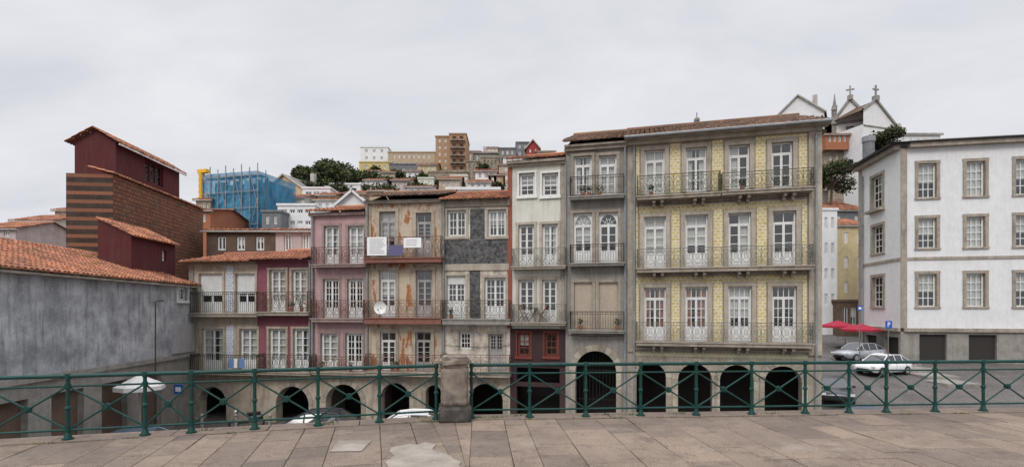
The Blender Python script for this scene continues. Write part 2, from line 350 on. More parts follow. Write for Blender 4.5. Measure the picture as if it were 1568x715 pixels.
def balcony(H,u0,u1,vr,vs,vb,dep=.6,style='scroll',im='iron_dark',sm='granite',unit=.42,corb=0,r=.010,plants=0):
    x0,x1,zs,zr=H.rect(u0,u1,vr,vs,-dep); _,_,zb,_=H.rect(u0,u1,vs,vb,-dep)
    S=H.mb('balcony_slabs'); I=H.mb('balcony_railings')
    S.box(x0-.06,x1+.06,-dep-.08,-.002,zs-.06,zs,sm); S.box(x0-.02,x1+.02,-dep-.03,-.002,zb,zs-.06,sm)
    if corb:
        for k in range(corb):
            x=x0+(x1-x0)*(k+.5)/corb
            for q in (x-.22,x+.14):
                S.box(q,q+.13,-dep+.1,-.002,zb-.14,zb,sm); S.box(q+.005,q+.125,-dep*.5,-.002,zb-.30,zb-.14,sm)
    y=-dep
    def run(p,q):
        p=Vector(p); q=Vector(q); L=(q-p).length; d=(q-p)/L
        def P(a,z): w=p+d*a; return (w.x,w.y,z)
        I.seg(P(0,zr),P(L,zr),.022,im); I.seg(P(0,zs+.07),P(L,zs+.07),.015,im)
        I.seg(P(0,zs),P(0,zr+.03),.022,im); I.seg(P(L,zs),P(L,zr+.03),.022,im)
        z0=zs+.07
        if style=='bars':
            K=max(2,round(L/.12)); I.seg(P(0,zr-.12),P(L,zr-.12),.012,im)
            for k in range(1,K): I.seg(P(L*k/K,zs+.07),P(L*k/K,zr),r,im)
            K2=max(2,round(L/.24))
            for k in range(K2):
                c=L*(k+.5)/K2; I.path([P(c+.055*math.cos(t*math.pi/4),zr-.06+.055*math.sin(t*math.pi/4)) for t in range(9)],r*.8,im)
        elif style=='scroll':
            K=max(1,round(L/unit)); w=L/K
            I.seg(P(0,zr-.11),P(L,zr-.11),.010,im); I.seg(P(0,z0+.1),P(L,z0+.1),.009,im)
            for k in range(K):
                a=k*w; c=a+w/2; zm=(z0+.1+zr-.11)/2; hh=(zr-.11-z0-.1)/2
                if k: I.seg(P(a,z0),P(a,zr),r*1.2,im)
                I.path([P(c+w*.46*math.cos(t*math.pi/5),zm+hh*.98*math.sin(t*math.pi/5)) for t in range(11)],r,im)
                I.path([P(c+w*.20*math.cos(t*math.pi/4),zm+hh*.42*math.sin(t*math.pi/4)) for t in range(9)],r,im)
                I.seg(P(a,z0+.1),P(a+w,zr-.11),r*.7,im); I.seg(P(a+w,z0+.1),P(a,zr-.11),r*.7,im)
        elif style=='diamond':
            K=max(1,round(L/unit)); w=L/K; I.seg(P(0,zr-.1),P(L,zr-.1),.010,im)
            for k in range(K):
                a=k*w; zm=(z0+zr-.1)/2; hh=(zr-.1-z0)/2
                if k: I.seg(P(a,z0),P(a,zr),r*1.1,im)
                I.seg(P(a+w/2,z0),P(a+w/2,zr),r*.8,im)
                for sgn in (1,-1):
                    I.path([P(a+w*(.5+sgn*.5*abs(math.cos(t*math.pi/6))),zm+hh*math.sin((t-3)*math.pi/6)) for t in range(7)],r,im)
                    I.path([P(a+w*(.5+sgn*.22*math.sin(t*math.pi/4)),z0+hh*.15+hh*.6*t/8*2) for t in range(9)],r,im)
    run((x0,y,0),(x1,y,0)); run((x0,0,0),(x0,y,0)); run((x1,y,0),(x1,0,0))
    if plants:
        Q=H.mb('potted_plants')
        for k in range(plants):
            x=U(x0+.2,x1-.2); Q.seg((x,y+.16,zs),(x,y+.16,zs+.2),.08,'terracotta_pot',8,.11,True); Q.leaves((x,y+.16,zs+.38),U(.12,.22),U(.14,.28),60,.05)
    return x0,x1,zs,zr
def tiles(mb,x0,x1,yf,zf,yb,zb,m='roof_tile',tw=.24,rl=.42,amp=1.):
    n=max(1,round((x1-x0)/tw)); w=(x1-x0)/n; L=math.hypot(yb-yf,zb-zf); rows=max(1,round(L/rl))
    T=(0,.12,.3,.5,.68,.8,1.0); Hh=(0,.055,.085,.085,.055,0,0)
    for j in range(rows):
        a=j/rows; b=(j+1)/rows
        ya=yf+(yb-yf)*a; yc=yf+(yb-yf)*b; za=zf+(zb-zf)*a+.03; zc=zf+(zb-zf)*b
        for i in range(n):
            rr=R(); jx=U(-.012,.012); jy=U(-.03,.03)
            P=[(x0+w*(i+t)+jx,za+h*amp) for t,h in zip(T,Hh)]; Q=[(x0+w*(i+t),zc+h*amp*.92) for t,h in zip(T,Hh)]
            for k in range(6):
                mb.face([(P[k][0],ya+jy,P[k][1]),(P[k+1][0],ya+jy,P[k+1][1]),(Q[k+1][0],yc,Q[k+1][1]),(Q[k][0],yc,Q[k][1])],m,rr)
            for k in range(5):
                mb.face([(P[k][0],ya+jy,za-.035),(P[k+1][0],ya+jy,za-.035),(P[k+1][0],ya+jy,P[k+1][1]),(P[k][0],ya+jy,P[k][1])],m,rr*.5)
def shell(H,x0,x1,z1,dep,m,z0=GZ,near=True):
    b=H.mb('rear_walls')
    if near: b.face([(x1-.01,0,z0),(x1-.01,dep,z0),(x1-.01,dep,z1),(x1-.01,0,z1)],m)
    b.face([(x0+.01,0,z0),(x0+.01,dep,z0),(x0+.01,dep,z1),(x0+.01,0,z1)],m)
    b.face([(x0,dep,z0),(x1,dep,z0),(x1,dep,z1),(x0,dep,z1)],m)
def roof(H,x0,x1,yf,zf,dep,rise,m='roof_tile',fascia='granite'):
    b=H.mb('roof'); tiles(b,x0,x1,yf,zf,dep/2,zf+rise,m)
    b.face([(x0,dep/2,zf+rise+.05),(x1,dep/2,zf+rise+.05),(x1,dep+.3,zf-.1),(x0,dep+.3,zf-.1)],m,.4)
    b.face([(x0,yf+.04,zf-.03),(x1,yf+.04,zf-.03),(x1,dep/2,zf+rise-.04),(x0,dep/2,zf+rise-.04)],'granite')
    b.seg((x0-.03,dep/2,zf+rise+.07),(x1+.03,dep/2,zf+rise+.07),.12,m,8)
    for x in (x0+.02,x1-.02):
        b.face([(x,0,zf-.25),(x,dep,zf-.25),(x,dep/2,zf+rise-.03)],fascia)
def archwall(H,x0,x1,z0,z1,arches,m,th=.55,ring='granite_voussoir',rw=.26):
    b=H.mb('arcade'); cur=x0
    for (xc,r,zs) in sorted(arches):
        b.face([(cur,0,z0),(xc-r,0,z0),(xc-r,0,z1),(cur,0,z1)],m,.5)
        K=16; pts=[(xc-r*math.cos(math.pi*k/K),zs+r*math.sin(math.pi*k/K)) for k in range(K+1)]
        for k in range(K):
            a=pts[k]; c=pts[k+1]
            b.face([(a[0],0,a[1]),(c[0],0,c[1]),(c[0],0,z1),(a[0],0,z1)],m,.5)
            b.face([(a[0],0,a[1]),(a[0],th,a[1]),(c[0],th,c[1]),(c[0],0,c[1])],ring)
        b.face([(xc-r,0,z0),(xc-r,th,z0),(xc-r,th,zs),(xc-r,0,zs)],m); b.face([(xc+r,0,zs),(xc+r,th,zs),(xc+r,th,z0),(xc+r,0,z0)],m)
        V=11
        for k in range(V):
            t0=math.pi*(k+.03)/V; t1=math.pi*(k+.97)/V; rr=R(); ro=r+rw
            def q(t,rad,y): return (xc-rad*math.cos(t),y,min(zs+rad*math.sin(t),z1-.01))
            tm=(t0+t1)/2
            for ta,tb in ((t0,tm),(tm,t1)):
                b.face([q(ta,r,-.04),q(tb,r,-.04),q(tb,ro,-.04),q(ta,ro,-.04)],ring,rr)
                b.face([q(ta,ro,-.04),q(tb,ro,-.04),q(tb,ro,0),q(ta,ro,0)],ring,rr)
                b.face([q(ta,r,0),q(tb,r,0),q(tb,r,-.04),q(ta,r,-.04)],ring,rr)
            b.face([q(t0,r,-.04),q(t0,ro,-.04),q(t0,ro,0),q(t0,r,0)],ring,rr); b.face([q(t1,r,-.04),q(t1,ro,-.04),q(t1,ro,0),q(t1,r,0)],ring,rr)
        z=zs-.01
        while z>z0+.1:
            zb=max(z0,z-.42)
            for s0,s1 in ((xc-r-.24,xc-r-.002),(xc+r+.002,xc+r+.24)): b.box(s0,s1,-.035,.01,zb+.012,z,ring)
            z=zb
        cur=xc+r
    b.face([(cur,0,z0),(x1,0,z0),(x1,0,z1),(cur,0,z1)],m,.5)
    D=3.6
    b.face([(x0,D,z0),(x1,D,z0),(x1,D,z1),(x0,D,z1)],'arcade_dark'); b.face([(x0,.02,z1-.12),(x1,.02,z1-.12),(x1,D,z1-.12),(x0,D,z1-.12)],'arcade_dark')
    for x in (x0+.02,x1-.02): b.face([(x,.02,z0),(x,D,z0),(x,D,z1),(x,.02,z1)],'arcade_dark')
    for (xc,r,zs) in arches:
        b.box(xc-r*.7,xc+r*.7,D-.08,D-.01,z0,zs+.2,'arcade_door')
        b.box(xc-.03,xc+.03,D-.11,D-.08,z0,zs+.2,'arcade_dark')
NODE={290:28.8,394:28.1,476:27.5,560:27.0,677:26.5,781:26.0,866:25.3,961:24.6,1258:22.5}
def mk(name,a,b): return House(name,a,NODE[a],b,NODE[b])
def addwins(H,specs,fm='white_paint',sw=.16,sm='granite',sill=True,surr=True,p=.05):
    ops=[]
    for s in specs:
        u0,u1,v0,v1=s[:4]; kw=dict(s[4]) if len(s)>4 else {}
        x0,x1,z0,z1=H.rect(u0,u1,v0,v1); ops.append((x0,x1,z0,z1))
        sr=kw.pop('surr',surr); kw.setdefault('fm',fm)
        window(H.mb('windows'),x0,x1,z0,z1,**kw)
        if sr: surround(H.mb('stone_trim'),x0,x1,z0,z1,sw,sm,p,sill)
    return ops
CW=[(0,1,'curtain',0)]; CH=[(0,.32,'curtain',0),(.68,1,'curtain',0)]; CT=[(0,1,'curtain',.45)]; CR=[(0,.3,'curtain_red',0),(.62,1,'curtain_red',0)]; CA=[(0,.5,'curtain',0)]; CB=[(.52,1,'curtain',.1)]
def pipe(H,u,v0,v1,off=-.14,r=.055,m='pipe_gray'):
    x,z1=H.at(u,v0,off); _,z0=H.at(u,v1,off); b=H.mb('drainpipe')
    b.seg((x,off,z0),(x,off,z1),r,m,8)
    z=z0+.8
    while z<z1:
        b.seg((x,off,z),(x,off,z+.06),r*1.35,m,8); b.box(x-.02,x+.02,off,0,z,z+.05,m); z+=1.9
def cable(H,x0,x1,z,sag=.12,y=-.07,drop=None):
    b=H.mb('cables'); K=12; b.path([(x0+(x1-x0)*k/K,y,z-sag*4*(k/K)*(1-k/K)) for k in range(K+1)],.011,'black',3)
    if drop: b.seg((drop,y,z-sag*.5),(drop,y,z-3),.010,'black',3)
# ============ R : yellow azulejo building
H=mk('yellow_tiled_house',961,1258); L=H.L
_,zt=H.at(1110,203); _,zg=H.at(1110,541)
D1=dict(leaves=2,cols=1,rows=3,panel=0,transom=.2)
D2=dict(leaves=2,cols=1,rows=3,panel=.34,transom=.17)
W=[(987,1018,230,298,dict(D1,cur=CW)),(1050,1082,226,294,dict(D1,cur=CH)),(1116,1148,222,290,dict(D1,cur=CA)),(1181,1214,218,287,dict(D1)),
   (986,1020,332,412,dict(D2,cur=CW)),(1049,1084,329,412,dict(D2,cur=CT)),(1115,1150,326,412,dict(D2,cur=CB)),(1183,1219,323,412,dict(D2)),
   (986,1020,440,526,dict(D2,cols=2,cur=CR)),(1049,1084,439,526,dict(D2,cols=2,cur=CR)),(1115,1151,438,526,dict(D2,cols=2,cur=CT)),(1182,1220,438,526,dict(D2,cols=2))]
ops=addwins(H,W,sw=.18,sm='granite_light',sill=False,p=.06)
wall(H.mb('walls'),0,L,zg,zt,ops,'granite','granite_light')
T=H.mb('azulejo_panels')
for r in range(3):
    ro=ops[r*4:r*4+4]; zw=sum(o[3] for o in ro)/4; z0=sum(o[2] for o in ro)/4
    z1=zt-.32 if r==0 else zw+.48
    edges=[(.40,ro[0][0]-.24)]+[(ro[i][1]+.24,ro[i+1][0]-.24) for i in range(3)]+[(ro[3][1]+.24,L-.58)]
    for a,b in edges:
        if b-a>.1: T.box(a,b,-.012,.01,z0,z1,'azulejo_yellow')
    for o in ro:
        if z1-o[3]>.3: T.box(o[0]-.235,o[1]+.235,-.012,.01,o[3]+.2,z1,'azulejo_yellow')
tr=H.mb('stone_trim')
tr.box(0,.34,-.07,.01,zg,zt-.303,'granite'); tr.box(L-.52,L-.002,-.09,.01,zg,zt-.303,'granite_light')
_,zb1=H.at(1110,540)
tr.box(.34,L-.52,-.10,.01,zb1+.10,zb1+.26,'granite_light')
tr.box(0,L,-.22,.01,zt-.30,zt-.12,'granite_light'); tr.box(-.05,L+.05,-.38,.01,zt-.12,zt+.02,'granite')
xs=[H.at(u,0)[0] for u in (997,1064,1128,1199)]; rr_=[.68,.75,.72,.76]
_,za=H.at(1110,558)
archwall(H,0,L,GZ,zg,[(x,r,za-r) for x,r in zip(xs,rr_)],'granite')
T.box(.36,L-.54,-.012,.01,za+.33,zg,'azulejo_yellow_band')
for (u0,u1,a,b_,c) in ((976,1103,266,297,303),(1106,1246,261,289,295)): balcony(H,u0,u1,a,b_,c,.62,'scroll','iron_olive','granite',corb=2,unit=.4,plants=1)
balcony(H,976,1245,378,408,415,.62,'scroll','iron_gray','granite',corb=4,unit=.4)
balcony(H,975,1245,494,524,531,.62,'scroll','iron_gray','granite',corb=4,unit=.4)
ze=(H.at(960,209,-.6)[1]+H.at(1261,186,-.6)[1])/2
roof(H,-.15,L+.25,-.62,ze,9,2.0,'roof_tile_old')
H.mb('roof').box(-.12,L+.22,-.58,0,ze-.10,ze-.05,'granite')
shell(H,0,L,zt,9,'plaster_edge')
pipe(H,971,214,640); pipe(H,1250,205,640,-.2)
b=H.mb('drainpipe'); b.seg((-.12,-.68,ze-.02),(L+.2,-.68,ze-.02),.07,'pipe_gray',8)
x,_=H.at(1250,205,-.2); b.path([(x,-.2,zt-.3),(x+.05,-.4,zt-.05),(x+.1,-.66,zt+.15)],.05,'pipe_gray',8)
cable(H,.3,L-.4,ops[4][3]+.62,.05,-.05,.5); cable(H,.3,L-.4,zg+.25,.08,-.13)
H.done()
# ============ G
H=mk('gray_granite_house',866,961); L=H.L
_,zt=H.at(912,222); _,zg=H.at(912,516)
A=dict(leaves=2,cols=1,rows=3,transom=.22,panel=.3)
W=[(879,906,239,298,dict(D1,cur=CH)),(917,944,238,298,dict(D1,cur=CW)),
 (878,907,326,403,dict(A,arch=True,cur=CT)),(917,946,325,403,dict(A,arch=True)),
 (879,907,432,508,dict(A,shutter=.97,shm='beige_shutter')),(917,946,432,508,dict(A,shutter=.97,shm='beige_shutter'))]
ops=addwins(H,W,sw=.14,sm='granite',sill=False)
wall(H.mb('walls'),0,L,zg,zt,ops,'granite_gray','granite')
tr=H.mb('stone_trim'); tr.box(0,L-.02,-.2,.01,zt-.26,zt-.1,'granite'); tr.box(-.02,L,-.34,.01,zt-.1,zt,'granite')
xc,_=H.at(912,0); _,za=H.at(912,537)
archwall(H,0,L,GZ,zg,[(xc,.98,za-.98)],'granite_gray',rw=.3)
I=H.mb('gate')
for k in range(13):
    x=xc-.98+1.96*k/12; I.seg((x,.5,GZ),(x,.5,za-.98+math.sqrt(max(0,.96-(x-xc)**2))),.018,'black')
for vz in (GZ+.3,1.2,za-.98): I.seg((xc-.97,.5,vz),(xc+.97,.5,vz),.022,'black')
balcony(H,873,955,269,299,304,.5,'bars','iron_dark','granite_gray',plants=3)
balcony(H,873,955,374,402,407,.5,'bars','iron_dark','granite_gray')
balcony(H,873,955,477,505,510,.5,'bars','iron_dark','granite_gray',plants=2)
_,ze=H.at(912,213,-.5); roof(H,-.1,L,-.52,ze,9,1.9,'roof_tile_old'); shell(H,0,L,zt,9,'plaster_edge')
pipe(H,957,216,640); cable(H,.1,L-.2,zg+.1,.05); H.done()
# ============ W
H=mk('white_narrow_house',781,866); L=H.L
_,zt=H.at(823,248); _,zg=H.at(823,503)
S=dict(leaves=1,cols=2,rows=4,sash=True); A=dict(leaves=2,cols=1,rows=4,panel=.25)
W=[(795,819,265,300,dict(S,cur=CT)),(830,855,265,300,dict(S,cur=CT)),
 (794,818,344,407,dict(A)),(830,854,343,407,dict(A,cur=CH)),(794,818,428,493,dict(A)),(830,853,428,493,dict(A))]
ops=addwins(H,W[:2],sw=.09,sm='white_paint')+addwins(H,W[2:],sw=.13,sm='granite_light',sill=False)
wall(H.mb('walls'),0,L,zg,zt,ops,'wall_white','granite_light')
tr=H.mb('stone_trim'); tr.box(-.05,L,-.15,.01,zt-.2,zt-.08,'granite_light'); tr.box(-.1,L,-.32,.01,zt-.08,zt+.06,'granite')
tr.box(L-.25,L-.02,-.04,.01,zg,zt-.2,'granite'); tr.box(-.12,.11,-.06,.01,zg,zt-.2,'wall_redstrip')
_,z2=H.at(823,555)
ops=addwins(H,[(792,812,509,545,dict(fm='red_wood',leaves=1,cols=2,rows=3,sash=True,surr=False,cur=CT)),(834,854,509,545,dict(fm='red_wood',leaves=1,cols=2,rows=3,sash=True,surr=False))])
o2=H.rect(791,857,592,660); o3=H.rect(791,857,563,586)
wall(H.mb('walls'),0,L,GZ,zg,ops+[(o2[0],o2[1],GZ,o2[3]),o3],'wall_darkbrown')
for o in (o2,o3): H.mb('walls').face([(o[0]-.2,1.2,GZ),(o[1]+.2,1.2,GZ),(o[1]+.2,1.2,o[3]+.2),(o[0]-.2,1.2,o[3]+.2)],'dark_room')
for o in ops: surround(H.mb('stone_trim'),*o,.07,'red_wood',.03)
tr.box(0,L,-.08,.01,z2-.12,z2+.05,'wall_darkbrown')
balcony(H,783,865,380,407,412,.55,'diamond','iron_gray','granite',unit=.38)
bx=balcony(H,783,865,466,493,498,.55,'diamond','iron_gray','granite',unit=.38)
_,ze=H.at(823,241,-.4); roof(H,-.1,L,-.42,ze,9,1.5); shell(H,0,L,zt,9,'wall_redstrip')
pipe(H,866,250,500,-.1,.05)
def chair(name,H,x,y,z,rz,m='wood'):
    b=MB()
    for sx in (-.2,.2):
        b.seg((sx,-.22,0),(sx,.2,.85),.02,m); b.seg((sx,.22,0),(sx,-.2,.46),.02,m)
    for k in range(5): b.box(-.2,.2,-.2+k*.09,-.14+k*.09,.44,.46,m)
    for k in range(3): b.box(-.2,.2,.13+.03*k,.15+.03*k,.6+k*.09,.66+k*.09,m)
    o=b.obj(name,H.root); o.location=(x,y,z); o.rotation_euler=(0,0,rz)
chair('folding_chair_part',H,.75,-.28,bx[2],1.3); chair('folding_chair_part',H,1.75,-.28,bx[2],-1.3)
b=MB(); b.box(-.25,.25,-.2,.2,.68,.71,'wood')
for sx in(-.2,.2): b.seg((sx,-.15,0),(-sx,.15,.68),.015,'wood')
o=b.obj('small_table',H.root); o.location=(1.25,-.28,bx[2])
H.done()
# ============ D
H=mk('dark_tiled_house',677,781); L=H.L
_,zt=H.at(728,306); _,zg=H.at(728,576)
S=dict(leaves=2,cols=2,rows=3); A=dict(leaves=2,cols=2,rows=4,panel=.28)
ops=addwins(H,[(685,714,322,362,S),(747,775,321,362,dict(S,cur=CT))],sw=.1,sm='granite_light')
ops+=addwins(H,[(684,713,422,488,dict(A,panel=.4,shutter=.2)),(742,774,425,488,dict(A))],sw=.13,sm='granite_light',sill=False)
ops+=addwins(H,[(703,722,508,535,dict(leaves=1,cols=3,rows=3)),(748,771,511,572,dict(A,fm='gray_paint',panel=.6))],sw=.1,sm='granite_light',sill=False)
wall(H.mb('walls'),0,L,zg,zt,ops,'wall_whitestain','granite')
T=H.mb('azulejo_panels')
a=H.rect(677,782,363.5,404); T.box(.1,L-.05,-.03,.01,a[2],a[3]-.13,'azulejo_dark')
a=H.rect(717,744,320,363); T.box(a[0]+.1,a[1]-.06,-.012,.01,a[2]-.12,a[3],'azulejo_dark')
a=H.rect(716,740,414,487); T.box(a[0]+.1,a[1]-.16,-.012,.01,a[2],a[3],'azulejo_dark')
a=H.rect(677,782,404,414); H.mb('stone_trim').box(.08,L-.05,-.07,.01,a[2],a[3],'granite_light')
a=H.rect(677,782,306,318); H.mb('stone_trim').box(0,L,-.12,.01,a[2]+.05,a[3],'granite')
balcony(H,678,780,460,488,497,.6,'scroll','iron_dark','granite_gray',unit=.5,plants=1)
balcony(H,678,780,543,571,577,.6,'scroll','iron_rust','granite',unit=.5)
xc,_=H.at(744,0); _,za=H.at(744,587)
archwall(H,0,L,GZ,zg,[(xc,.88,za-.88)],'wall_beige')
_,ze=H.at(728,304,-.45); roof(H,-.05,L,-.47,ze,6,1.0); shell(H,0,L,zt,6,'plaster_edge')
pipe(H,679,308,575); cable(H,.1,L,zg-.1+1.7,.08); H.done()
# ============ rust
H=mk('rusty_house',560,677); L=H.L
_,zt=H.at(618,306); _,zg=H.at(618,576)
A=dict(leaves=2,cols=1,rows=4,panel=.3,transom=.18)
G='gray_paint'
ops=addwins(H,[(581,606,324,394,dict(A,fm=G,cur=CT)),(637,661,326,394,dict(A,fm=G,panel=.5)),
 (581,606,414,487,dict(A,cur=CT)),(637,662,414,487,dict(A,fm=G)),(582,606,508,572,dict(A)),(636,660,508,572,dict(A,fm=G))],sw=.17,sm='wall_beige',sill=False)
wall(H.mb('walls'),0,L,zg,zt,ops,'wall_rust','wall_beige')
tr=H.mb('stone_trim'); tr.box(0,.3,-.05,.01,zg,zt-.2,'wall_beige'); tr.box(L-.28,L-.01,-.05,.01,zg,zt-.2,'wall_beige')
tr.box(-.03,L+.02,-.2,.01,zt-.2,zt-.03,'granite')
balcony(H,559,675,363,394,402,.65,'scroll','iron_rust','rust_slab',unit=.44)
balcony(H,558,675,460,486,496,.65,'scroll','iron_rust','rust_slab',unit=.44)
balcony(H,560,675,543,569,576,.65,'scroll','iron_rust','granite',unit=.44,plants=2)
xs=[H.at(605,0)[0],H.at(664,0)[0]]; _,za=H.at(605,586)
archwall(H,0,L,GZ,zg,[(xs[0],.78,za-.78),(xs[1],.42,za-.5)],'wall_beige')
_,ze=H.at(618,299,-.55); roof(H,-.1,L+.05,-.57,ze,6,.9,'roof_tile_old'); shell(H,0,L,zt,6,'plaster_edge')
def bann(n,u0,u1,v0,v1,m,txt):
    a=H.rect(u0,u1,v0,v1,-.72); b=MB(); K=8
    for i in range(K):
        xa=a[0]+(a[1]-a[0])*i/K; xb=a[0]+(a[1]-a[0])*(i+1)/K; ya=-.71+.012*math.sin(i*1.3); yb=-.71+.012*math.sin((i+1)*1.3)
        b.face([(xa,ya,a[2]),(xb,yb,a[2]),(xb,yb,a[3]),(xa,ya,a[3])],m)
    for k in range(txt):
        z=a[3]-(a[3]-a[2])*(k+1)/(txt+1.2); w=(a[1]-a[0]); q=U(.05,.3)
        b.box(a[0]+w*.12,a[1]-w*q,-.735,-.73,z,z+.016,'text_gray')
    b.obj(n,H.root)
bann('banner',562,592,363,391,'banner_white',8); bann('banner_dark',595,617,375,391,'banner_purple',0); bann('banner_small',618,645,364,379,'banner_white',3)
pipe(H,562,306,575)
x,z=H.at(582,471,-.85); b=MB(); rings=5
for i in range(rings):
    for j in range(18):
        def q(a,t): rr=.33*a/rings; return (x+rr*math.cos(t),-.85+.12*(1-(a/rings)**2),z+rr*math.sin(t))
        t0=2*math.pi*j/18; t1=2*math.pi*(j+1)/18; b.face([q(i,t0),q(i+1,t0),q(i+1,t1),q(i,t1)],'white_cloth')
b.seg((x,-.75,z),(x,-.65,z-.3),.02,'iron_gray'); b.seg((x,-.85,z-.32),(x,-1.15,z-.1),.012,'iron_gray'); b.box(x-.03,x+.03,-1.2,-1.12,z-.13,z-.06,'gray_paint')
b.obj('satellite_dish_part',H.root,True)
H.done()
# ============ pink
H=mk('pink_house',476,560); L=H.L
_,zt=H.at(518,326); _,zg=H.at(518,574)
A=dict(leaves=2,cols=1,rows=4,panel=.25)
ops=addwins(H,[(496,519,346,407,dict(A,cur=CH)),(533,557,346,407,dict(A,cur=CW)),(495,519,427,488,dict(A,cols=2)),(532,556,427,488,dict(A,cols=2)),
 (491,517,510,570,dict(A,cur=CW)),(529,555,510,570,dict(A,cols=2))],sw=.13,sm='pink_slab',sill=False,p=.03)
wall(H.mb('walls'),0,L,zg,zt,ops,'wall_pink','pink_slab')
tr=H.mb('stone_trim'); tr.box(-.03,L,-.22,.01,zt-.16,zt,'pink_slab')
balcony(H,477,559,378,404,409,.5,'scroll','iron_rust','pink_slab',unit=.4); balcony(H,477,556,460,487,493,.5,'scroll','iron_rust','pink_slab',unit=.4); balcony(H,477,558,546,569,574,.5,'scroll','iron_rust','granite',unit=.4,plants=2)
xc,_=H.at(526,0); _,za=H.at(526,588)
archwall(H,0,L,GZ,zg,[(xc,1.0,za-1.0)],'wall_beige')
_,ze=H.at(518,322,-.4); roof(H,-.1,L-.02,-.42,ze,6,.8,'roof_tile'); shell(H,0,L,zt,6,'wall_pink')
pipe(H,478,330,575); H.done()
# ============ magenta
H=mk('magenta_house',394,476); L=H.L
_,zt=H.at(435,398); _,zg=H.at(435,574)
ops=addwins(H,[(413,438,413,479,dict(A,cur=CW)),(447,469,413,479,dict(A,cur=CW)),(412,438,503,570,dict(A,cur=CW)),(449,474,503,570,dict(A,cur=CH))],sw=.12,sm='wall_beige',sill=False)
wall(H.mb('walls'),0,L,zg,zt,ops,'wall_magenta','wall_beige')
tr=H.mb('stone_trim'); tr.box(0,L,-.2,.01,zt-.12,zt,'wall_magenta')
balcony(H,395,471,447,477,483,.6,'scroll','iron_rust','granite',unit=.42,plants=2); balcony(H,395,474,543,569,574,.6,'scroll','iron_dark','granite',unit=.42)
xc,_=H.at(448,0); _,za=H.at(448,591)
archwall(H,0,L,GZ,zg,[(xc,.98,za-.98)],'wall_beige')
_,ze=H.at(435,396,-.6); roof(H,-.1,L,-.62,ze,6,.8); shell(H,0,L,zt,6,'wall_beige')
pipe(H,474,400,575); cable(H,.1,L,zg+.1,.1,-.1); H.done()
# ============ blue tile
H=mk('blue_tiled_house',290,394); L=H.L
_,zt=H.at(342,401); _,zg=H.at(342,574)
ops=addwins(H,[(305,341,419,479,dict(A,shutter=.55)),(361,391,419,479,dict(A,shutter=.5)),(309,342,503,570,dict(A,cur=CH)),(367,394,503,570,dict(A,cur=CW))],sw=.12,sm='wall_beige',sill=False)
wall(H.mb('walls'),0,L,zg,zt,ops,'wall_beige','wall_beige')
T=H.mb('azulejo_panels')
for v0,v1 in ((408,478),(498,569)):
    a=H.rect(345.5,359,v0,v1); T.box(a[0]+.05,a[1]-.06,-.012,.01,a[2],a[3],'azulejo_blue')
H.mb('stone_trim').box(0,.3,-.05,.01,zg,zt-.12,'granite_gray'); H.mb('stone_trim').box(0,L,-.2,.01,zt-.12,zt,'granite')
balcony(H,292,393,447,479,485,.6,'bars','iron_dark','granite'); balcony(H,292,393,543,569,574,.6,'bars','iron_dark','granite')
b=MB()
for (u0,u1,v0,m) in ((350,357,549,'cloth_blue'),(358,363,549,'white_cloth'),(365,374,549,'cloth_blue')):
    q=H.rect(u0,u1,v0,v0+14,-.66)
    for k in range(4): xa=q[0]+(q[1]-q[0])*k/4; xb=q[0]+(q[1]-q[0])*(k+1)/4; b.face([(xa,-.66-.02*(k%2),q[2]),(xb,-.66-.02*((k+1)%2),q[2]),(xb,-.64,q[3]),(xa,-.64,q[3])],m)
b.obj('hanging_laundry',H.root)
xc,_=H.at(326,0); _,za=H.at(326,592)
archwall(H,0,L,GZ,zg,[(xc,.85,za-.85)],'wall_beige')
_,ze=H.at(342,400,-.6); roof(H,-.15,L,-.62,ze,6,.75); shell(H,0,L,zt,6,'granite_gray')
H.done()

# ============ left side buildings : street running towards the terrace
H=side('gray_stained_house',-16.6,13,-17.85,28.7); L=H.L
x0,x1=H.at(272,0)[0],H.at(287,0)[0]; _,zz=H.at(280,440); _,zy=H.at(280,460)
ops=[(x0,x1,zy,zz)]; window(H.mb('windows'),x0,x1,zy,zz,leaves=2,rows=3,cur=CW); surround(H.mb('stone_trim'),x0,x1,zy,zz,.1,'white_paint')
xa=H.at(263,0)[0]; xb=L-.1
_,zq=H.at(275,496); _,zp=H.at(275,540)
H.mb('walls').box(xa,xb,-.12,.02,zp,zq,'gray_paint')
wall(H.mb('walls'),0,L,3.2,7.05,ops,'wall_graystain')
gops=[(k*2.6+.8,k*2.6+2.4,GZ,2.5) for k in range(5)]
H.mb('stone_trim').box(0,L,-.12,.01,3.05,3.25,'granite_gray')
wall(H.mb('walls'),0,L,GZ,3.05,gops,'granite_gray')
for o in gops: H.mb('walls').box(o[0],o[1],.25,.3,GZ,2.5,'wall_brown')
tiles(H.mb('roof'),-.2,L+.1,-.35,6.98,5.2,8.75,'roof_tile')
b=H.mb('roof'); b.box(-.2,L+.1,-.3,0,6.85,6.93,'granite'); b.face([(0,0,7.0),(0,5.2,7.0),(0,5.2,8.72)],'wall_graystain'); b.face([(-.2,5.2,8.76),(L,5.2,8.76),(L,9,7.4),(-.2,9,7.4)],'roof_tile',.4)
shell(H,0,L,7.0,5.2,'wall_graystain'); H.done()
H=side('red_dormer_house',-19.30,25.95,-19.6,29.8); L=H.L
wall(H.mb('walls'),0,L,7.2,9.4,[(2.6,3.0,8.35,8.95)],'wall_darkred'); window(H.mb('windows'),2.6,3.0,8.35,8.95,leaves=1,rows=2,cols=2)
b=H.mb('walls')
for x in (0,L): b.face([(x,0,7),(x,1.6,7),(x,1.6,10.2),(x,0,9.4)],'wall_darkred')
tiles(H.mb('roof'),-.15,L+.15,-.25,9.34,1.6,10.25,'roof_tile'); H.done()
H=side('shingle_clad_building',-22.3,28.6,-23.4,38.8); L=H.L
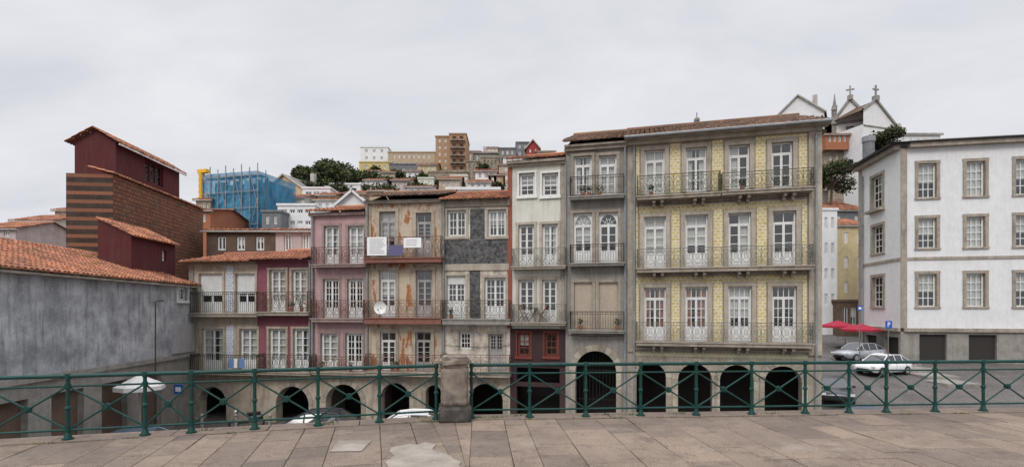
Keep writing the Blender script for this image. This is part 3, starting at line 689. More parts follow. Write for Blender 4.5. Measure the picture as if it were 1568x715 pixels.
wall(H.mb('walls'),0,L,5,13.2,[],'shingle_terracotta')
tiles(H.mb('roof'),-.15,L+.1,-.15,13.2,1.2,13.55,'roof_tile'); shell(H,0,L,13.2,2.4,'shingle_terracotta'); H.done()
H=side('dark_red_house',-24.45,31.6,-24.95,38.4); L=H.L
o=[(H.at(222,0)[0],H.at(250,0)[0],14.3,15.7)]
wall(H.mb('walls'),0,L,13,16.0,o,'wall_darkred')
for q in o: window(H.mb('windows'),*q,leaves=3,rows=2,fm='wall_darkred')
for x in (0,L): H.mb('walls').face([(x,0,12),(x,2.4,12),(x,2.4,16),(x,1.2,16.7),(x,0,16)],'wall_darkred')
shell(H,0,L,13.4,2.4,'wall_darkred')
tiles(H.mb('roof'),-.3,L+.3,-.4,15.85,1.2,16.8,'roof_tile'); tiles(H.mb('roof'),-.3,L+.3,2.8,15.85,1.2,16.8,'roof_tile'); H.mb('roof').box(-.2,L+.3,-.38,-.3,15.74,15.84,'wall_cleanwhite'); H.done()

# ============ right white corner building with two facades
RZ=lambda y: GZ+.02+max(0,(y-25))*.105
pA=(xat(1316,50),50); pB=(xat(1379,43),43)
H=side('white_corner_building',pA[0],pA[1],pB[0],pB[1]); L=H.L
def rx(u): return H.at(u,0)[0]
def rz(u,v): return H.at(u,v)[1]
ops=[]
for (u0,u1,v0,v1,kind) in ((1335,1352,270,318,'d'),(1336,1353,346,388,'w'),(1336,1353,424,470,'w')):
    o=(rx(u0),rx(u1),rz((u0+u1)/2,v1),rz((u0+u1)/2,v0)); ops.append(o)
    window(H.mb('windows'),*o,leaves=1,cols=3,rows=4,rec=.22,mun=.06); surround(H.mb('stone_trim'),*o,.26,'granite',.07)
    if kind=='d': H.mb('stone_trim').box(o[0]-.35,o[1]+.35,-.5,.01,o[2]-.4,o[2]-.16,'granite')
ztop=rz(1316,263); zl=rz(1345,500); zz=rz(1345,402)
wall(H.mb('walls'),0,L,zl,ztop,ops,'wall_cleanwhite','granite')
tr=H.mb('stone_trim'); tr.box(-.02,.5,-.08,.01,zl,ztop,'granite'); tr.box(0,L,-.2,.01,zl-.3,zl,'granite'); tr.box(.5,L,-.08,.01,zz-.14,zz+.1,'granite')
tr.box(-.1,L,-.5,.01,ztop,ztop+.35,'granite')
gops=[(1.2,3.2,1.0,3.3),(4.6,6.8,1.0,3.3)]
wall(H.mb('walls'),0,L,GZ,zl-.3,gops,'granite_gray')
for o in gops: H.mb('walls').box(o[0],o[1],.24,.28,o[2],o[3],'arcade_door')
shell(H,0,L,ztop,11.5,'wall_cleanwhite',near=False)
b=H.mb('roof'); b.box(-.8,L+.3,-.9,.1,ztop+.35,ztop+.46,'black'); b.face([(-.8,-.95,ztop+.48),(L+.5,-.95,ztop+.48),(L-2,3,ztop+1.3),(2,3,ztop+1.3)],'roof_gray'); b.face([(L+.5,-.95,ztop+.48),(L+.5,12,ztop+.48),(L-2,9,ztop+1.3),(L-2,3,ztop+1.3)],'roof_gray'); pipe(H,1320,270,540,-.14,.09)
root_w=H.root; fl=[(o[2],o[3]) for o in ops]; wroot=H
H.done()
# second facade of the same building, as child parts
H2=side('second_facade',pB[0],pB[1],pB[0]+wroot.n.x*11.5,pB[1]+wroot.n.y*11.5); L2=H2.L; ops=[]
for (a,c) in fl:
    for k in range(3):
        x=1.3+k*3.5; o=(x,x+1.35,a,c); ops.append(o); window(H2.mb('windows_b'),*o,leaves=1,cols=3,rows=4,rec=.22,mun=.06,cur=(CW if k==1 else CT)); surround(H2.mb('stone_trim_b'),*o,.24,'granite',.07)
wall(H2.mb('walls_b'),0,L2,zl,ztop,ops,'wall_cleanwhite','granite'); wall(H2.mb('walls_b'),0,L2,GZ,zl-.3,[(1.4,3.4,GZ,3.6),(5,7,GZ,3.6)],'granite_gray')
for x in (1.4,5): H2.mb('walls_b').box(x,x+2,.24,.28,GZ,3.6,'arcade_door')
t=H2.mb('stone_trim_b'); t.box(0,.45,-.08,.01,zl,ztop,'granite'); t.box(.2,L2,-.2,.01,zl-.3,zl,'granite'); t.box(.45,L2,-.08,.01,zz-.14,zz+.1,'granite'); t.box(.5,L2,-.5,.01,ztop,ztop+.35,'granite'); t.box(.2,L2+.3,-.7,.1,ztop+.36,ztop+.45,'black')
H2.done()
H2.root.parent=root_w; H2.root.matrix_parent_inverse=(Matrix.Translation(root_w.location)@Matrix.Rotation(root_w.rotation_euler.z,4,'Z')).inverted()

# ============ background buildings
def bg(name,u0,u1,vt,vb,d,m,rows=2,cols=3,roofk='flat',dep=8,d2=None,ww=.45,wh=.55,rise=None,fm='white_paint',rm='roof_tile',marg=.08,bal=False,ext=9,oh=.3,cur=None):
    H=House(name,u0,d,u1,d2 or d); L=H.L
    z1=zat(vt,d); z0=zat(vb,d); ops=[]
    cw=L*(1-2*marg)/cols; rh=(z1-z0)/rows
    for j in range(rows):
        for i in range(cols):
            cx=L*marg+cw*(i+.5); cz=z0+rh*(j+.5); o=(cx-cw*ww/2,cx+cw*ww/2,cz-rh*wh/2,cz+rh*wh/2); ops.append(o)
            b=H.mb('windows'); f=min(.12,cw*.06+.03)
            b.face([(o[0],.22,o[2]),(o[1],.22,o[2]),(o[1],.22,o[3]),(o[0],.22,o[3])],'car_glass')
            if R()<(cur or .3): zc=o[2]+(o[3]-o[2])*U(0,.6); b.face([(o[0],.21,zc),(o[1],.21,zc),(o[1],.21,o[3]),(o[0],.21,o[3])],'curtain')
            b.box(o[0],o[0]+f,.1,.2,o[2],o[3],fm); b.box(o[1]-f,o[1],.1,.2,o[2],o[3],fm); b.box(o[0]+f,o[1]-f,.1,.2,o[3]-f,o[3],fm); b.box(o[0]+f,o[1]-f,.1,.2,o[2],o[2]+f,fm)
            b.box(cx-f/2,cx+f/2,.11,.19,o[2]+f,o[3]-f,fm)
            if bal:
                s=H.mb('balconies'); s.box(o[0]-.4,o[1]+.4,-.8,-.01,o[2]-.2,o[2]-.05,'granite')
                k=o[0]-.4
                while k<o[1]+.4: s.seg((k,-.78,o[2]-.05),(k,-.78,o[2]+.9),.03,'iron_rust'); k+=.25
                s.seg((o[0]-.4,-.78,o[2]+.9),(o[1]+.4,-.78,o[2]+.9),.04,'iron_rust')
    wall(H.mb('walls'),0,L,z0-ext,z1,ops,m)
    shell(H,0,L,z1,dep,m,z0-ext)
    b=H.mb('roof'); rise=rise if rise is not None else dep*.2
    if L>4 and d>60:
        x=U(.2,.8)*L; b.box(x,x+.7,dep*.35,dep*.35+.6,z1-.2,z1+(rise if roofk!='flat' else 0)+1.1,'plaster_edge')
    if roofk=='flat':
        b.face([(0,0,z1-.02),(L,0,z1-.02),(L,dep,z1-.02),(0,dep,z1-.02)],'roof_gray'); b.box(-.1,L+.1,-.12,.12,z1,z1+.25,m); b.box(-.1,.1,.12,dep,z1,z1+.25,m); b.box(L-.1,L+.1,.12,dep,z1,z1+.25,m)
    elif roofk=='tile':
        tiles(b,-oh,L+oh,-oh,z1,dep/2,z1+rise,rm,tw=.34,rl=.8); b.face([(-oh,dep/2,z1+rise),(L+oh,dep/2,z1+rise),(L+oh,dep,z1),(-oh,dep,z1)],rm)
        for x in (0,L): b.face([(x,0,z1),(x,dep,z1),(x,dep/2,z1+rise-.02)],m)
        b.box(-oh,L+oh,-oh,0,z1-.14,z1-.03,'plaster_edge')
    elif roofk=='gable':
        b.face([(0,0,z1),(L,0,z1),(L/2,0,z1+rise)],m); b.face([(0,dep,z1),(L,dep,z1),(L/2,dep,z1+rise)],m)
        for s in (0,1):
            xa=-oh if s==0 else L+oh; za=z1-oh*rise/(L/2)
            for k in range(6):
                ya=-oh+(dep+2*oh)*k/6; yb=-oh+(dep+2*oh)*(k+1)/6
                b.face([(xa,ya,za+.05),(L/2,ya,z1+rise+.05),(L/2,yb,z1+rise+.05),(xa,yb,za+.05)],rm)
            b.seg((xa,-oh,za),(L/2,-oh,z1+rise),.14,'plaster_edge' if rm!='wall_cleanwhite' else rm)
    H.done(); return H
BG=bg
BG('brown_house',316,421,353,392,37,'wall_brown',1,3,'tile',6,rise=.5,cur=.9,ext=6)
BG('pale_house',422,486,353,388,34,'wall_palepink',1,2,'tile',6,rise=.5,ww=.42,wh=.8,cur=.9,ext=6)
BG('orange_roof_house',278,322,322,345,52,'wall_orangered',1,3,'tile',8,rise=.8)
BG('dark_net_building',401,430,325,372,56,'concrete_gray',2,2,'flat',8)
BG('yellow_gabled_house',408,463,292,318,78,'wall_yellowpale',2,4,'gable',12,rise=2.2,rm='roof_gray',d2=76)
BG('white_modern_block',463,506,289,318,74,'wall_cleanwhite',2,3,'flat',8,ww=.8,wh=.35)
BG('white_modern_block',506,552,283,325,80,'wall_cleanwhite',2,3,'flat',8,ww=.6,wh=.5,fm='concrete_gray')
BG('white_terrace_house',425,482,315,350,58,'wall_cleanwhite',2,4,'flat',8,ww=.7,wh=.35)
BG('white_gabled_house',516,564,313,330,50,'wall_cleanwhite',1,2,'gable',8,rise=1.3,rm='wall_cleanwhite',ww=.3)
BG('low_white_house',482,520,306,330,62,'wall_cleanwhite',1,3,'tile',8,rise=1)
BG('hill_cottage',622,660,286,300,64,'wall_cleanwhite',1,3,'tile',8,rise=1)
BG('hill_cottage',566,600,292,304,66,'wall_tan',1,3,'tile',8,rise=.9)
BG('white_balustrade_house',684,765,291,306,45,'wall_cleanwhite',1,8,'flat',8,ww=.75,wh=.6)
BG('white_hill_house',552,594,226,248,112,'wall_cleanwhite',2,3,'flat',10,ww=.35,wh=.5)
BG('hill_base_house',550,600,249,262,108,'wall_yellow',1,3,'flat',10,ww=.3,wh=.4)
BG('tan_apartment_block',594,666,234,256,110,'wall_tan',2,8,'flat',12,ww=.3,wh=.55)
BG('gray_concrete_wall_house',596,660,252,272,102,'concrete_gray',1,5,'flat',8,ww=.4,wh=.4)
BG('ochre_apartment_tower',667,688,210,272,101,'wall_ochre',6,2,'flat',6,ww=.35,wh=.5)
BG('ochre_apartment_tower',688,714,206,276,99.5,'wall_ochre',6,2,'flat',7,ww=.5,wh=.55,bal=True,fm='wall_brown')
BG('stone_ruin_house',714,738,248,285,98,'ruin_stone',3,3,'flat',9,ww=.35,wh=.45,fm='ruin_stone')
BG('stone_ruin_house',737,764,242,288,94,'ruin_stone',3,4,'flat',9,ww=.4,wh=.5,fm='ruin_stone')
BG('old_stone_house',724,765,234,250,108,'granite_gray',1,5,'tile',9,rise=1.2,ww=.35)
BG('gray_slate_house',764,790,228,262,104,'concrete_gray',3,3,'flat',9,ww=.4)
BG('red_topped_house',790,810,219,240,108,'concrete_gray',2,2,'flat',9)
BG('red_topped_house',806,826,226,246,106,'wall_redbright',2,2,'gable',9,rise=1.6,rm='roof_tile_old',ww=.25)
BG('stone_terrace_house',764,830,252,290,88,'wall_beige',3,5,'tile',9,ww=.4,rise=1.2)
BG('stone_retaining_house',656,716,264,300,86,'ruin_stone',2,5,'flat',8,ww=.3,wh=.3,fm='ruin_stone')
BG('small_orange_roof_house',672,704,274,288,76,'wall_beige',1,3,'tile',7,rise=1.2)
BG('small_orange_roof_house',716,750,279,292,70,'wall_cleanwhite',1,3,'tile',7,rise=1.2)
BG('small_orange_roof_house',728,760,262,276,80,'wall_cleanwhite',1,3,'tile',7,rise=1.2)
BG('cream_hill_house',640,668,252,266,96,'wall_yellowpale',1,3,'tile',7,rise=1.2)
BG('cream_hill_house',690,716,270,284,82,'wall_white',1,3,'flat',7)
# smaller stacked hillside houses
for (u0,u1,vt,vb,d,mm,ro) in ((436,466,302,316,66,'wall_white','tile'),(486,512,299,310,68,'wall_tan','tile'),(530,558,296,312,70,'wall_beige','tile'),(558,586,276,288,84,'wall_cleanwhite','tile'),(600,626,276,290,80,'wall_palepink','tile'),(640,664,274,286,84,'wall_white','flat'),(560,580,262,274,98,'wall_white','tile'),(584,604,264,276,94,'wall_beige','tile'),(622,642,262,274,94,'wall_cleanwhite','tile'),(716,734,232,250,112,'wall_tan','tile'),(742,762,226,240,114,'wall_white','tile'),(770,800,240,256,98,'wall_cleanwhite','tile'),(748,770,268,282,80,'wall_ochre','tile'),(300,322,306,330,60,'wall_beige','tile'),(404,430,300,326,70,'wall_white','tile'),(822,850,232,250,104,'wall_beige','tile')):
    BG('stacked_hill_house',u0,u1,vt,vb,d,mm,1,random.choice((2,3)),ro,7,rise=1.1,ww=.38,wh=.5)
# further rooftops beyond the left street
for (u0,u1,vt,vb,d,mm) in ((20,80,338,372,56,'wall_white'),(84,130,322,372,60,'wall_beige'),(-40,24,350,380,50,'wall_palepink'),(128,170,330,372,64,'wall_cleanwhite')):
    BG('street_side_house',u0,u1,vt,vb,d,mm,2,3,'tile',8,rise=1.3,ext=10)
def rwall(u0,u1,v0,v1,d):
    b=MB(); K=12
    for k in range(K):
        ua=u0+(u1-u0)*k/K; ub=u0+(u1-u0)*(k+1)/K; z=zat(v0+U(-.8,.8),d); b.box(xat(ua,d),xat(ub,d),d,d+.6,zat(v1,d)-3,z,'ruin_stone')
    b.obj('stone_retaining_wall')
rwall(556,668,262,268,99); rwall(470,560,290,296,86); rwall(600,690,283,289,83)
BG('white_street_house',1258,1282,322,478,57,'wall_cleanwhite',4,2,'flat',8,ww=.45,wh=.45,ext=5)
BG('yellow_street_house',1282,1330,345,458,58,'wall_yellowpale',3,2,'tile',8,rise=1.4,ww=.3,wh=.45,ext=6)
BG('dark_street_building',1284,1330,462,506,56,'wall_brown',1,3,'flat',3,ww=.7,wh=.6,ext=5)
BG('stone_apartment_house',1262,1322,218,282,78,'ruin_stone',4,5,'flat',8,ww=.4,wh=.45,ext=14)
BG('orange_loggia_house',1264,1300,206,219,77,'wall_orangered',1,4,'tile',6,rise=.8,ww=.6,wh=.7,ext=1)
BG('tiled_roof_house',1266,1330,322,350,66,'concrete_gray',1,2,'tile',14,rise=2.6,ww=.2,wh=.4)
BG('hilltop_gabled_house',1184,1262,184,200,84,'wall_cleanwhite',1,3,'gable',12,rise=3.2,ww=.3,d2=80)
BG('convent_wing',1372,1440,206,250,76,'wall_cleanwhite',2,5,'tile',10,rise=1.8,ww=.3,wh=.4,rm='roof_tile_old')
b=MB(); p=(xat(1330,60),60); b.seg((p[0],p[1],8),(p[0],p[1],zat(214,60)),.6,'concrete_gray',16,caps=True); b.seg((p[0],p[1],zat(218,60)),(p[0],p[1],zat(210,60)),.68,'pipe_gray',16,caps=True); b.obj('metal_chimney')
# church
d=80; H=House('hilltop_church',1276,d,1328,d-2); L=H.L; b=H.mb('walls')
ze=H.at(1300,186)[1]; za=H.at(1302,153)[1]; zb=H.at(1300,262)[1]
o=(L*.38,L*.62,ze-3.2,ze-.8)
wall(b,0,L,zb,ze,[o],'wall_cleanwhite','granite'); b.face([(o[0],.25,o[2]),(o[1],.25,o[2]),(o[1],.25,o[3]),(o[0],.25,o[3])],'car_glass')
b.face([(0,0,ze),(L,0,ze),(L/2,0,za)],'wall_cleanwhite')
t=H.mb('stone_trim'); t.seg((-.3,-.15,ze),(L/2,-.15,za+.2),.22,'granite_gray'); t.seg((L+.3,-.15,ze),(L/2,-.15,za+.2),.22,'granite_gray'); t.box(-.3,L+.3,-.2,.01,ze-.3,ze,'granite_gray'); t.box(-.2,.4,-.15,.01,zb,ze-.3,'granite_gray'); t.box(L-.4,L+.2,-.15,.01,zb,ze-.3,'granite_gray')
def cross(t,x,y,z,h=2.2):
    t.box(x-.35,x+.35,y-.35,y+.35,z-.4,z+.3,'granite_gray'); t.box(x-.1,x+.1,y-.1,y+.1,z+.3,z+h,'granite_gray'); t.box(x-.55,x-.101,y-.09,y+.09,z+h*.62,z+h*.62+.2,'granite_gray'); t.box(x+.101,x+.55,y-.09,y+.09,z+h*.62,z+h*.62+.2,'granite_gray')
cross(t,L/2,-.1,za+.3,1.8)
def pin(x,y,z,h):
    t.box(x-.4,x+.4,y-.4,y+.4,z-1.2,z,'granite_gray'); t.seg((x,y,z),(x,y,z+h*.25),.3,'granite_gray',8,.4); t.ball((x,y,z+h*.38),.42,'granite_gray',8,5); t.seg((x,y,z+h*.4),(x,y,z+h),.28,'granite_gray',8,.04)
pin(.1,0,ze+1.0,3.0); pin(L*.12,4,ze+2.6,3.4); t.box(L*.12-.55,L*.12+.55,3.45,4.55,ze-2,ze+1.6,'granite_gray')
shell(H,0,L,ze,12,'wall_cleanwhite',zb)
r=H.mb('roof'); r.face([(-.3,-.1,ze),(L/2,-.1,za),(L/2,12,za),(-.3,12,ze)],'roof_tile_old'); r.face([(L+.3,-.1,ze),(L/2,-.1,za),(L/2,12,za),(L+.3,12,ze)],'roof_tile_old')
H.done()
H=House('church_nave',1322,75,1374,77); L=H.L; ze=H.at(1348,194)[1]; za=H.at(1340,154)[1]; zb=ze-18; b=H.mb('walls'); xa=L*.34
ops=[(L*(.42+.2*k),L*(.42+.2*k)+.75,ze-2.8,ze-.9) for k in range(3)]
wall(b,0,L,zb,ze,ops,'wall_cleanwhite','granite_gray'); b.face([(0,0,ze),(L,0,ze),(xa,0,za),(0,0,za-1.6)],'wall_cleanwhite')
t=H.mb('stone_trim')
for o in ops: b.face([(o[0],.25,o[2]),(o[1],.25,o[2]),(o[1],.25,o[3]),(o[0],.25,o[3])],'car_glass'); surround(t,*o,.16,'granite_gray')
t.seg((-.2,-.1,za-1.6),(xa,-.1,za+.1),.2,'granite_gray'); t.seg((L+.2,-.1,ze),(xa,-.1,za+.1),.2,'granite_gray'); cross(t,xa,-.1,za+.3,1.9); t.box(0,L,-.1,.01,ze-.25,ze-.05,'granite_gray')
r=H.mb('roof'); r.face([(xa,-.1,za),(L+.2,-.1,ze),(L+.2,10,ze),(xa,10,za)],'roof_tile_old'); r.face([(0,-.1,za-1.6),(xa,-.1,za),(xa,10,za),(0,10,za-1.6)],'roof_tile_old'); shell(H,0,L,ze,10,'wall_cleanwhite',zb); H.done()
b=MB(); d=60; x=xat(1067,d); z=zat(196,d); b.box(x-.6,x+.6,d-.6,d+.6,z-9,z,'granite_gray'); b.seg((x,d,z),(x,d,z+.6),.5,'granite_gray',8,.35); b.ball((x,d,z+.9),.35,'granite_gray'); b.seg((x,d,z+1),(x,d,z+1.8),.06,'granite_gray'); b.obj('stone_pinnacle')
# scaffold
H=House('scaffolded_building',326,62,409,60); L=H.L; zt=zat(270,61); zb=zat(372,61)
wall(H.mb('walls'),.3,L-.3,zb,zt-.6,[(L*k/5+.7,L*k/5+1.5,zb+j*2.6+1,zb+j*2.6+2.4) for k in range(1,5) for j in range(3)],'granite_gray'); shell(H,.3,L-.3,zt-.6,5,'granite_gray',zb)
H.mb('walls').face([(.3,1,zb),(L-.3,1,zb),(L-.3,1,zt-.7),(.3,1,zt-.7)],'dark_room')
s=H.mb('scaffold_poles'); n=H.mb('netting')
K=7
for k in range(K+1):
    x=L*k/K
    s.seg((x,-1.5,zb),(x,-1.5,zt+.5+.4*(k%2)),.055,'pipe_gray'); s.seg((x,-.2,zb),(x,-.2,zt+.4),.05,'iron_gray')
z=zb
while z<zt+.3:
    s.seg((0,-1.5,z),(L,-1.5,z),.05,'pipe_gray'); s.seg((0,-.2,z),(L,-.2,z),.05,'iron_gray')
    s.box(0,L,-1.1,-.3,z-.06,z,'wood'); z+=1.9
for k in range(0,K,2): s.seg((L*k/K,-1.5,zb+1),(L*(k+1)/K,-1.5,zb+5),.04,'pipe_gray'); s.seg((L*(k+1)/K,-1.5,zb+4),(L*k/K,-1.5,zb+8),.04,'pipe_gray')
KX=28;KZ=16
for i in range(KX):
    for j in range(KZ):
        if R()<.02: continue
        f=lambda a,c:(L*a/KX,-1.30+.22*noise.noise(Vector((a*.6,c*.7,3))),zb+(zt+.1-zb)*c/KZ)
        n.face([f(i,j),f(i+1,j),f(i+1,j+1),f(i,j+1)],'blue_net')
n.face([(L,-1.3,zb),(L,5,zb),(L,5,zt),(L,-1.3,zt)],'blue_net')
c=H.mb('debris_chute'); z=zt+.3
while z>zb: c.seg((-.35,-1.3,z),(-.35,-1.3,z-.75),.34,'chute_yellow',10,.24); z-=.7
c.box(-.7,.6,-1.6,-1,zt+.3,zt+.7,'chute_yellow')
H.done()

# ============ terrain
b=MB()
xs=[-1500,-600,-200,-100,-80]+[-60+4*i for i in range(31)]+[72,80,95,120,200,600,1500]; ys=[-400,-100,-20,0,12,20,28,36,44,52]+[56+4*i for i in range(20)]+[160,220,400,900,2000]
def hg(x,y):
    t=min(1,max(0,(y-54)/42.)); t=t*t*(3-2*t)
    g=lambda c,w: 1/(1+math.exp(-max(-50,min(50,(x-c)/w))))
    Hx=(7+19*g(-47,5))*(1-.75*g(62,3))
    z=GZ+Hx*t+noise.noise(Vector((x*.06,y*.06,0)))*2.2*t
    far=min(1,max(0,(y-140)/300.)); return z*(1-.7*far)
grid={}
for i,x in enumerate(xs):
    for j,y in enumerate(ys): grid[i,j]=len(b.v); b.v.append((x,y,hg(x,y)))
for i in range(len(xs)-1):
    for j in range(len(ys)-1):
        b.f.append((grid[i,j],grid[i+1,j],grid[i+1,j+1],grid[i,j+1])); b.m.append(b.mi('cobbles' if ys[j+1]<=52 else 'terrain_soil')); b.r.append(.5)
b.obj('ground',smooth=True)
b=MB()
for k in range(11):
    y0=25+k*3; y1=y0+3
    b.face([(14.2,y0,RZ(y0)),(60,y0,RZ(y0)),(60,y1,RZ(y1)),(14.2,y1,RZ(y1))],'cobbles')
b.obj('street')
b=MB()
for k in range(7):
    y0=34+k*2.2; xx=pB[0]+(y0-43)*(pA[0]-pB[0])/7.; b.box(xx-2.0,xx+.3,y0,y0+2.19,RZ(y0)-.6,RZ(y0+1.1)+.13,'granite_gray')
b.obj('sidewalk')
# ============ foliage
def foliage(name,blobs,n,ls,trunks=()):
    b=MB()
    tot=sum(r[1]*r[2] for r in blobs)
    for (c,rx_,rz_) in blobs:
        k=int(n*rx_*rz_/tot)
        for _ in range(k):
            v=Vector((random.gauss(0,1),random.gauss(0,1),random.gauss(0,1))).normalized(); rad=U(.5,1.0)*(1+.5*noise.noise(v*2.3+Vector(c)))
            p=Vector(c)+Vector((v.x*rx_,v.y*rx_*.8,v.z*rz_))*rad
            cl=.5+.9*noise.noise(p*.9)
            sh=max(0,min(1,.35+.35*v.z+.6*(cl-.5)+U(-.15,.2)))  # crown shade put into leaf colour: lighter on top, darker below, plus noise
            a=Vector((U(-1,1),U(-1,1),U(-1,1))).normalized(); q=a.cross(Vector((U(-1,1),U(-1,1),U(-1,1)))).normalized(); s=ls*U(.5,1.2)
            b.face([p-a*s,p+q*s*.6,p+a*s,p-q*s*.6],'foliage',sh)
    for (p,q,r) in trunks: b.seg(p,q,r,'bark',6,r*.5)
    return b.obj(name)
bl=[]
random.seed(11)
def clump(u,v,d,rx_,rz_): bl.append(((xat(u,d),d,zat(v,d)),rx_,rz_))
for u,v,d,rx_,rz_ in ((462,273,92,1.7,1.6),(480,275,92,1.5,1.6),(497,264,95,2.2,1.9),(515,266,92,2.4,2.2),(534,270,90,2.0,1.8),(548,274,88,2.2,1.5),(566,272,90,2.2,1.3),(590,279,88,2.0,1.0),(625,279,86,1.8,.9),(648,274,90,1.8,1.1),(662,281,86,1.6,1),(640,288,78,2.0,.7),(590,290,78,2.2,.7),(548,289,82,2.4,.8),(520,289,80,2.0,.9),(500,283,86,1.7,1),(700,283,80,1.4,.8),(762,286,78,1.2,.8),(575,262,101,1.4,1.0),(608,268,96,1.8,1.0),(682,282,82,1.4,.9),(740,256,92,1.2,.8),(470,286,80,1.8,.9),(430,290,84,1.8,1.0)):
    clump(u,v,d,rx_,rz_)
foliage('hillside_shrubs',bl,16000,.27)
def tree(name,x,y,z0,h,r,n=2500,ls=.25):
    tr=[((x,y,z0),(x+.2,y,z0+h*.6),.22)]; bls=[]
    for k in range(8):
        a=k*2.4; q=(x+math.cos(a)*r*.6,y+math.sin(a)*r*.5,z0+h*(.52+.42*((k*.37)%1))); tr.append(((x+.1,y,z0+h*.4),q,.1)); bls.append((q,r*U(.32,.5),r*U(.28,.45)))
    foliage(name,bls,n,ls,tr)
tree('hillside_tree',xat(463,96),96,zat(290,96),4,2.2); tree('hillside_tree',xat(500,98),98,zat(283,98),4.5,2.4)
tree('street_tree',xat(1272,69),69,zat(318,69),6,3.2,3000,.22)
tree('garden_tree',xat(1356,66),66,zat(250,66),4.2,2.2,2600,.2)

# ============ cars
def car(name,x,y,z,yaw,cm):
    root=empty(name,(x,y,z),yaw); b=MB()
    st=[(-2.12,.38,.60,.66),(-2.0,.25,.74,.78),(-1.5,.2,.86,.85),(-1.0,.2,.93,.87),(0,.2,.95,.88),(1.0,.2,.97,.88),(1.6,.22,1.0,.85),(2.0,.28,.96,.78),(2.1,.38,.80,.70)]
    def sec(s):
        x,zl,zh,w=s; zm=(zl+zh)/2
        return [(x,-w*.9,zl),(x,-w,zl+.12),(x,-w*1.02,zm+.05),(x,-w*.95,zh-.06),(x,-w*.82,zh),(x,0,zh+.03),(x,w*.82,zh),(x,w*.95,zh-.06),(x,w*1.02,zm+.05),(x,w,zl+.12),(x,w*.9,zl)]
    S=[sec(s) for s in st]
    for a,c in zip(S[:-1],S[1:]):
        for k in range(10): b.face([a[k],a[k+1],c[k+1],c[k]],cm,.5)
        b.face([a[10],a[0],c[0],c[10]],'rubber')
    b.face(S[0],cm,.5); b.face(list(reversed(S[-1])),cm,.5)
    o=b.obj('body',root,True)
    bm=bmesh.new(); bm.from_mesh(o.data); bmesh.ops.remove_doubles(bm,verts=bm.verts,dist=.001); bmesh.ops.recalc_face_normals(bm,faces=bm.faces); bm.to_mesh(o.data); bm.free()
    g=MB(); gs=[(-1.15,.94,.94,.74,.74),(-.45,.94,1.40,.80,.60),(.15,.95,1.47,.81,.62),(.95,.96,1.43,.80,.60),(1.85,.98,1.0,.74,.66)]
    Gs=[[(x,-wb,zb),(x,-wt,zt),(x,wt,zt),(x,wb,zb)] for x,zb,zt,wb,wt in gs]
    for i,(a,c) in enumerate(zip(Gs[:-1],Gs[1:])):
        for k in range(3): g.face([a[k],a[k+1],c[k+1],c[k]],cm if (k==1 and 0<i<3) else 'car_glass',.5)
        for sgn in (1,2): g.seg(a[sgn],c[sgn],.035,cm,6)
    for i in (1,2,3):
        for k in ((0,1),(3,2)): g.seg(Gs[i][k[0]],Gs[i][k[1]],.035,cm,6)
    g.obj('glasshouse',root)
    w=MB()
    for sx in (-1.32,1.3):
        for sy in (-1,1):
            w.seg((sx,sy*.70,.32),(sx,sy*.905,.32),.32,'rubber',18,caps=True); w.seg((sx,sy*.90,.32),(sx,sy*.92,.32),.20,'chrome',12,caps=True)
    w.obj('wheels',root)
    l=MB()
    for sy in (-1,1):
        l.box(-2.13,-1.95,sy*.70-.12,sy*.70+.1,.60,.72,'lamp_clear'); l.box(1.98,2.12,sy*.70-.1,sy*.70+.1,.72,.88,'tail_red'); l.box(-.75,-.58,sy*.98-.07,sy*.98+.07,.92,1.04,cm)
        for xx in (-.95,.15,1.2): l.box(xx,xx+.012,sy*.893-.004,sy*.893+.004,.35,.9,'black')
    l.box(-2.15,-2.08,-.45,.45,.35,.5,'black'); l.box(2.09,2.13,-.26,.26,.5,.62,'white_cloth'); l.obj('lights',root)
def carpx(name,u,d,yaw,cm,z=None):
    x=xat(u,d); car(name,x,d,(RZ(d) if x>14.2 and d>25 else GZ) if z is None else z,math.radians(yaw),cm)
carpx('parked_car',1316,43,15,'car_silver'); carpx('parked_car',1352,38,20,'car_white'); carpx('parked_car',1275,31,65,'car_dark')
carpx('parked_car',1325,24.3,8,'car_blue',GZ); carpx('parked_car',625,23.4,5,'car_white'); carpx('parked_car',505,23.8,185,'car_dark'); carpx('parked_car',190,19.6,20,'car_blue')
def parasol(name,x,y,z,r,h,m,sides=8):
    root=empty(name,(x,y,z)); b=MB(); ht=.5
    for k in range(sides):
        a0=2*math.pi*k/sides; a1=2*math.pi*(k+1)/sides
        p=(r*math.cos(a0),r*math.sin(a0),h-ht); q=(r*math.cos(a1),r*math.sin(a1),h-ht)
        b.face([p,q,(0,0,h)],m); b.face([(p[0],p[1],h-ht-.18),(q[0],q[1],h-ht-.18),q,p],m); b.seg((0,0,h-.08),p,.012,'gray_paint')
    b.seg((0,0,0),(0,0,h+.08),.03,'gray_paint',8); b.seg((0,0,0),(0,0,.1),.3,'concrete_gray',12,caps=True); b.obj('canopy_and_pole',root)
    t=MB(); t.seg((.7,0,.72),(.7,0,.75),.35,'gray_paint',12,caps=True); t.seg((.7,0,0),(.7,0,.72),.03,'iron_dark'); t.obj('table',root)
parasol('cafe_parasol',xat(1283,49),49,RZ(49)+.1,1.6,2.5,'red_cloth'); parasol('cafe_parasol',xat(1318,46),46,RZ(46)+.1,1.6,2.6,'red_cloth'); parasol('cafe_parasol',xat(214,22.5),22.5,GZ,.95,3.3,'white_cloth')
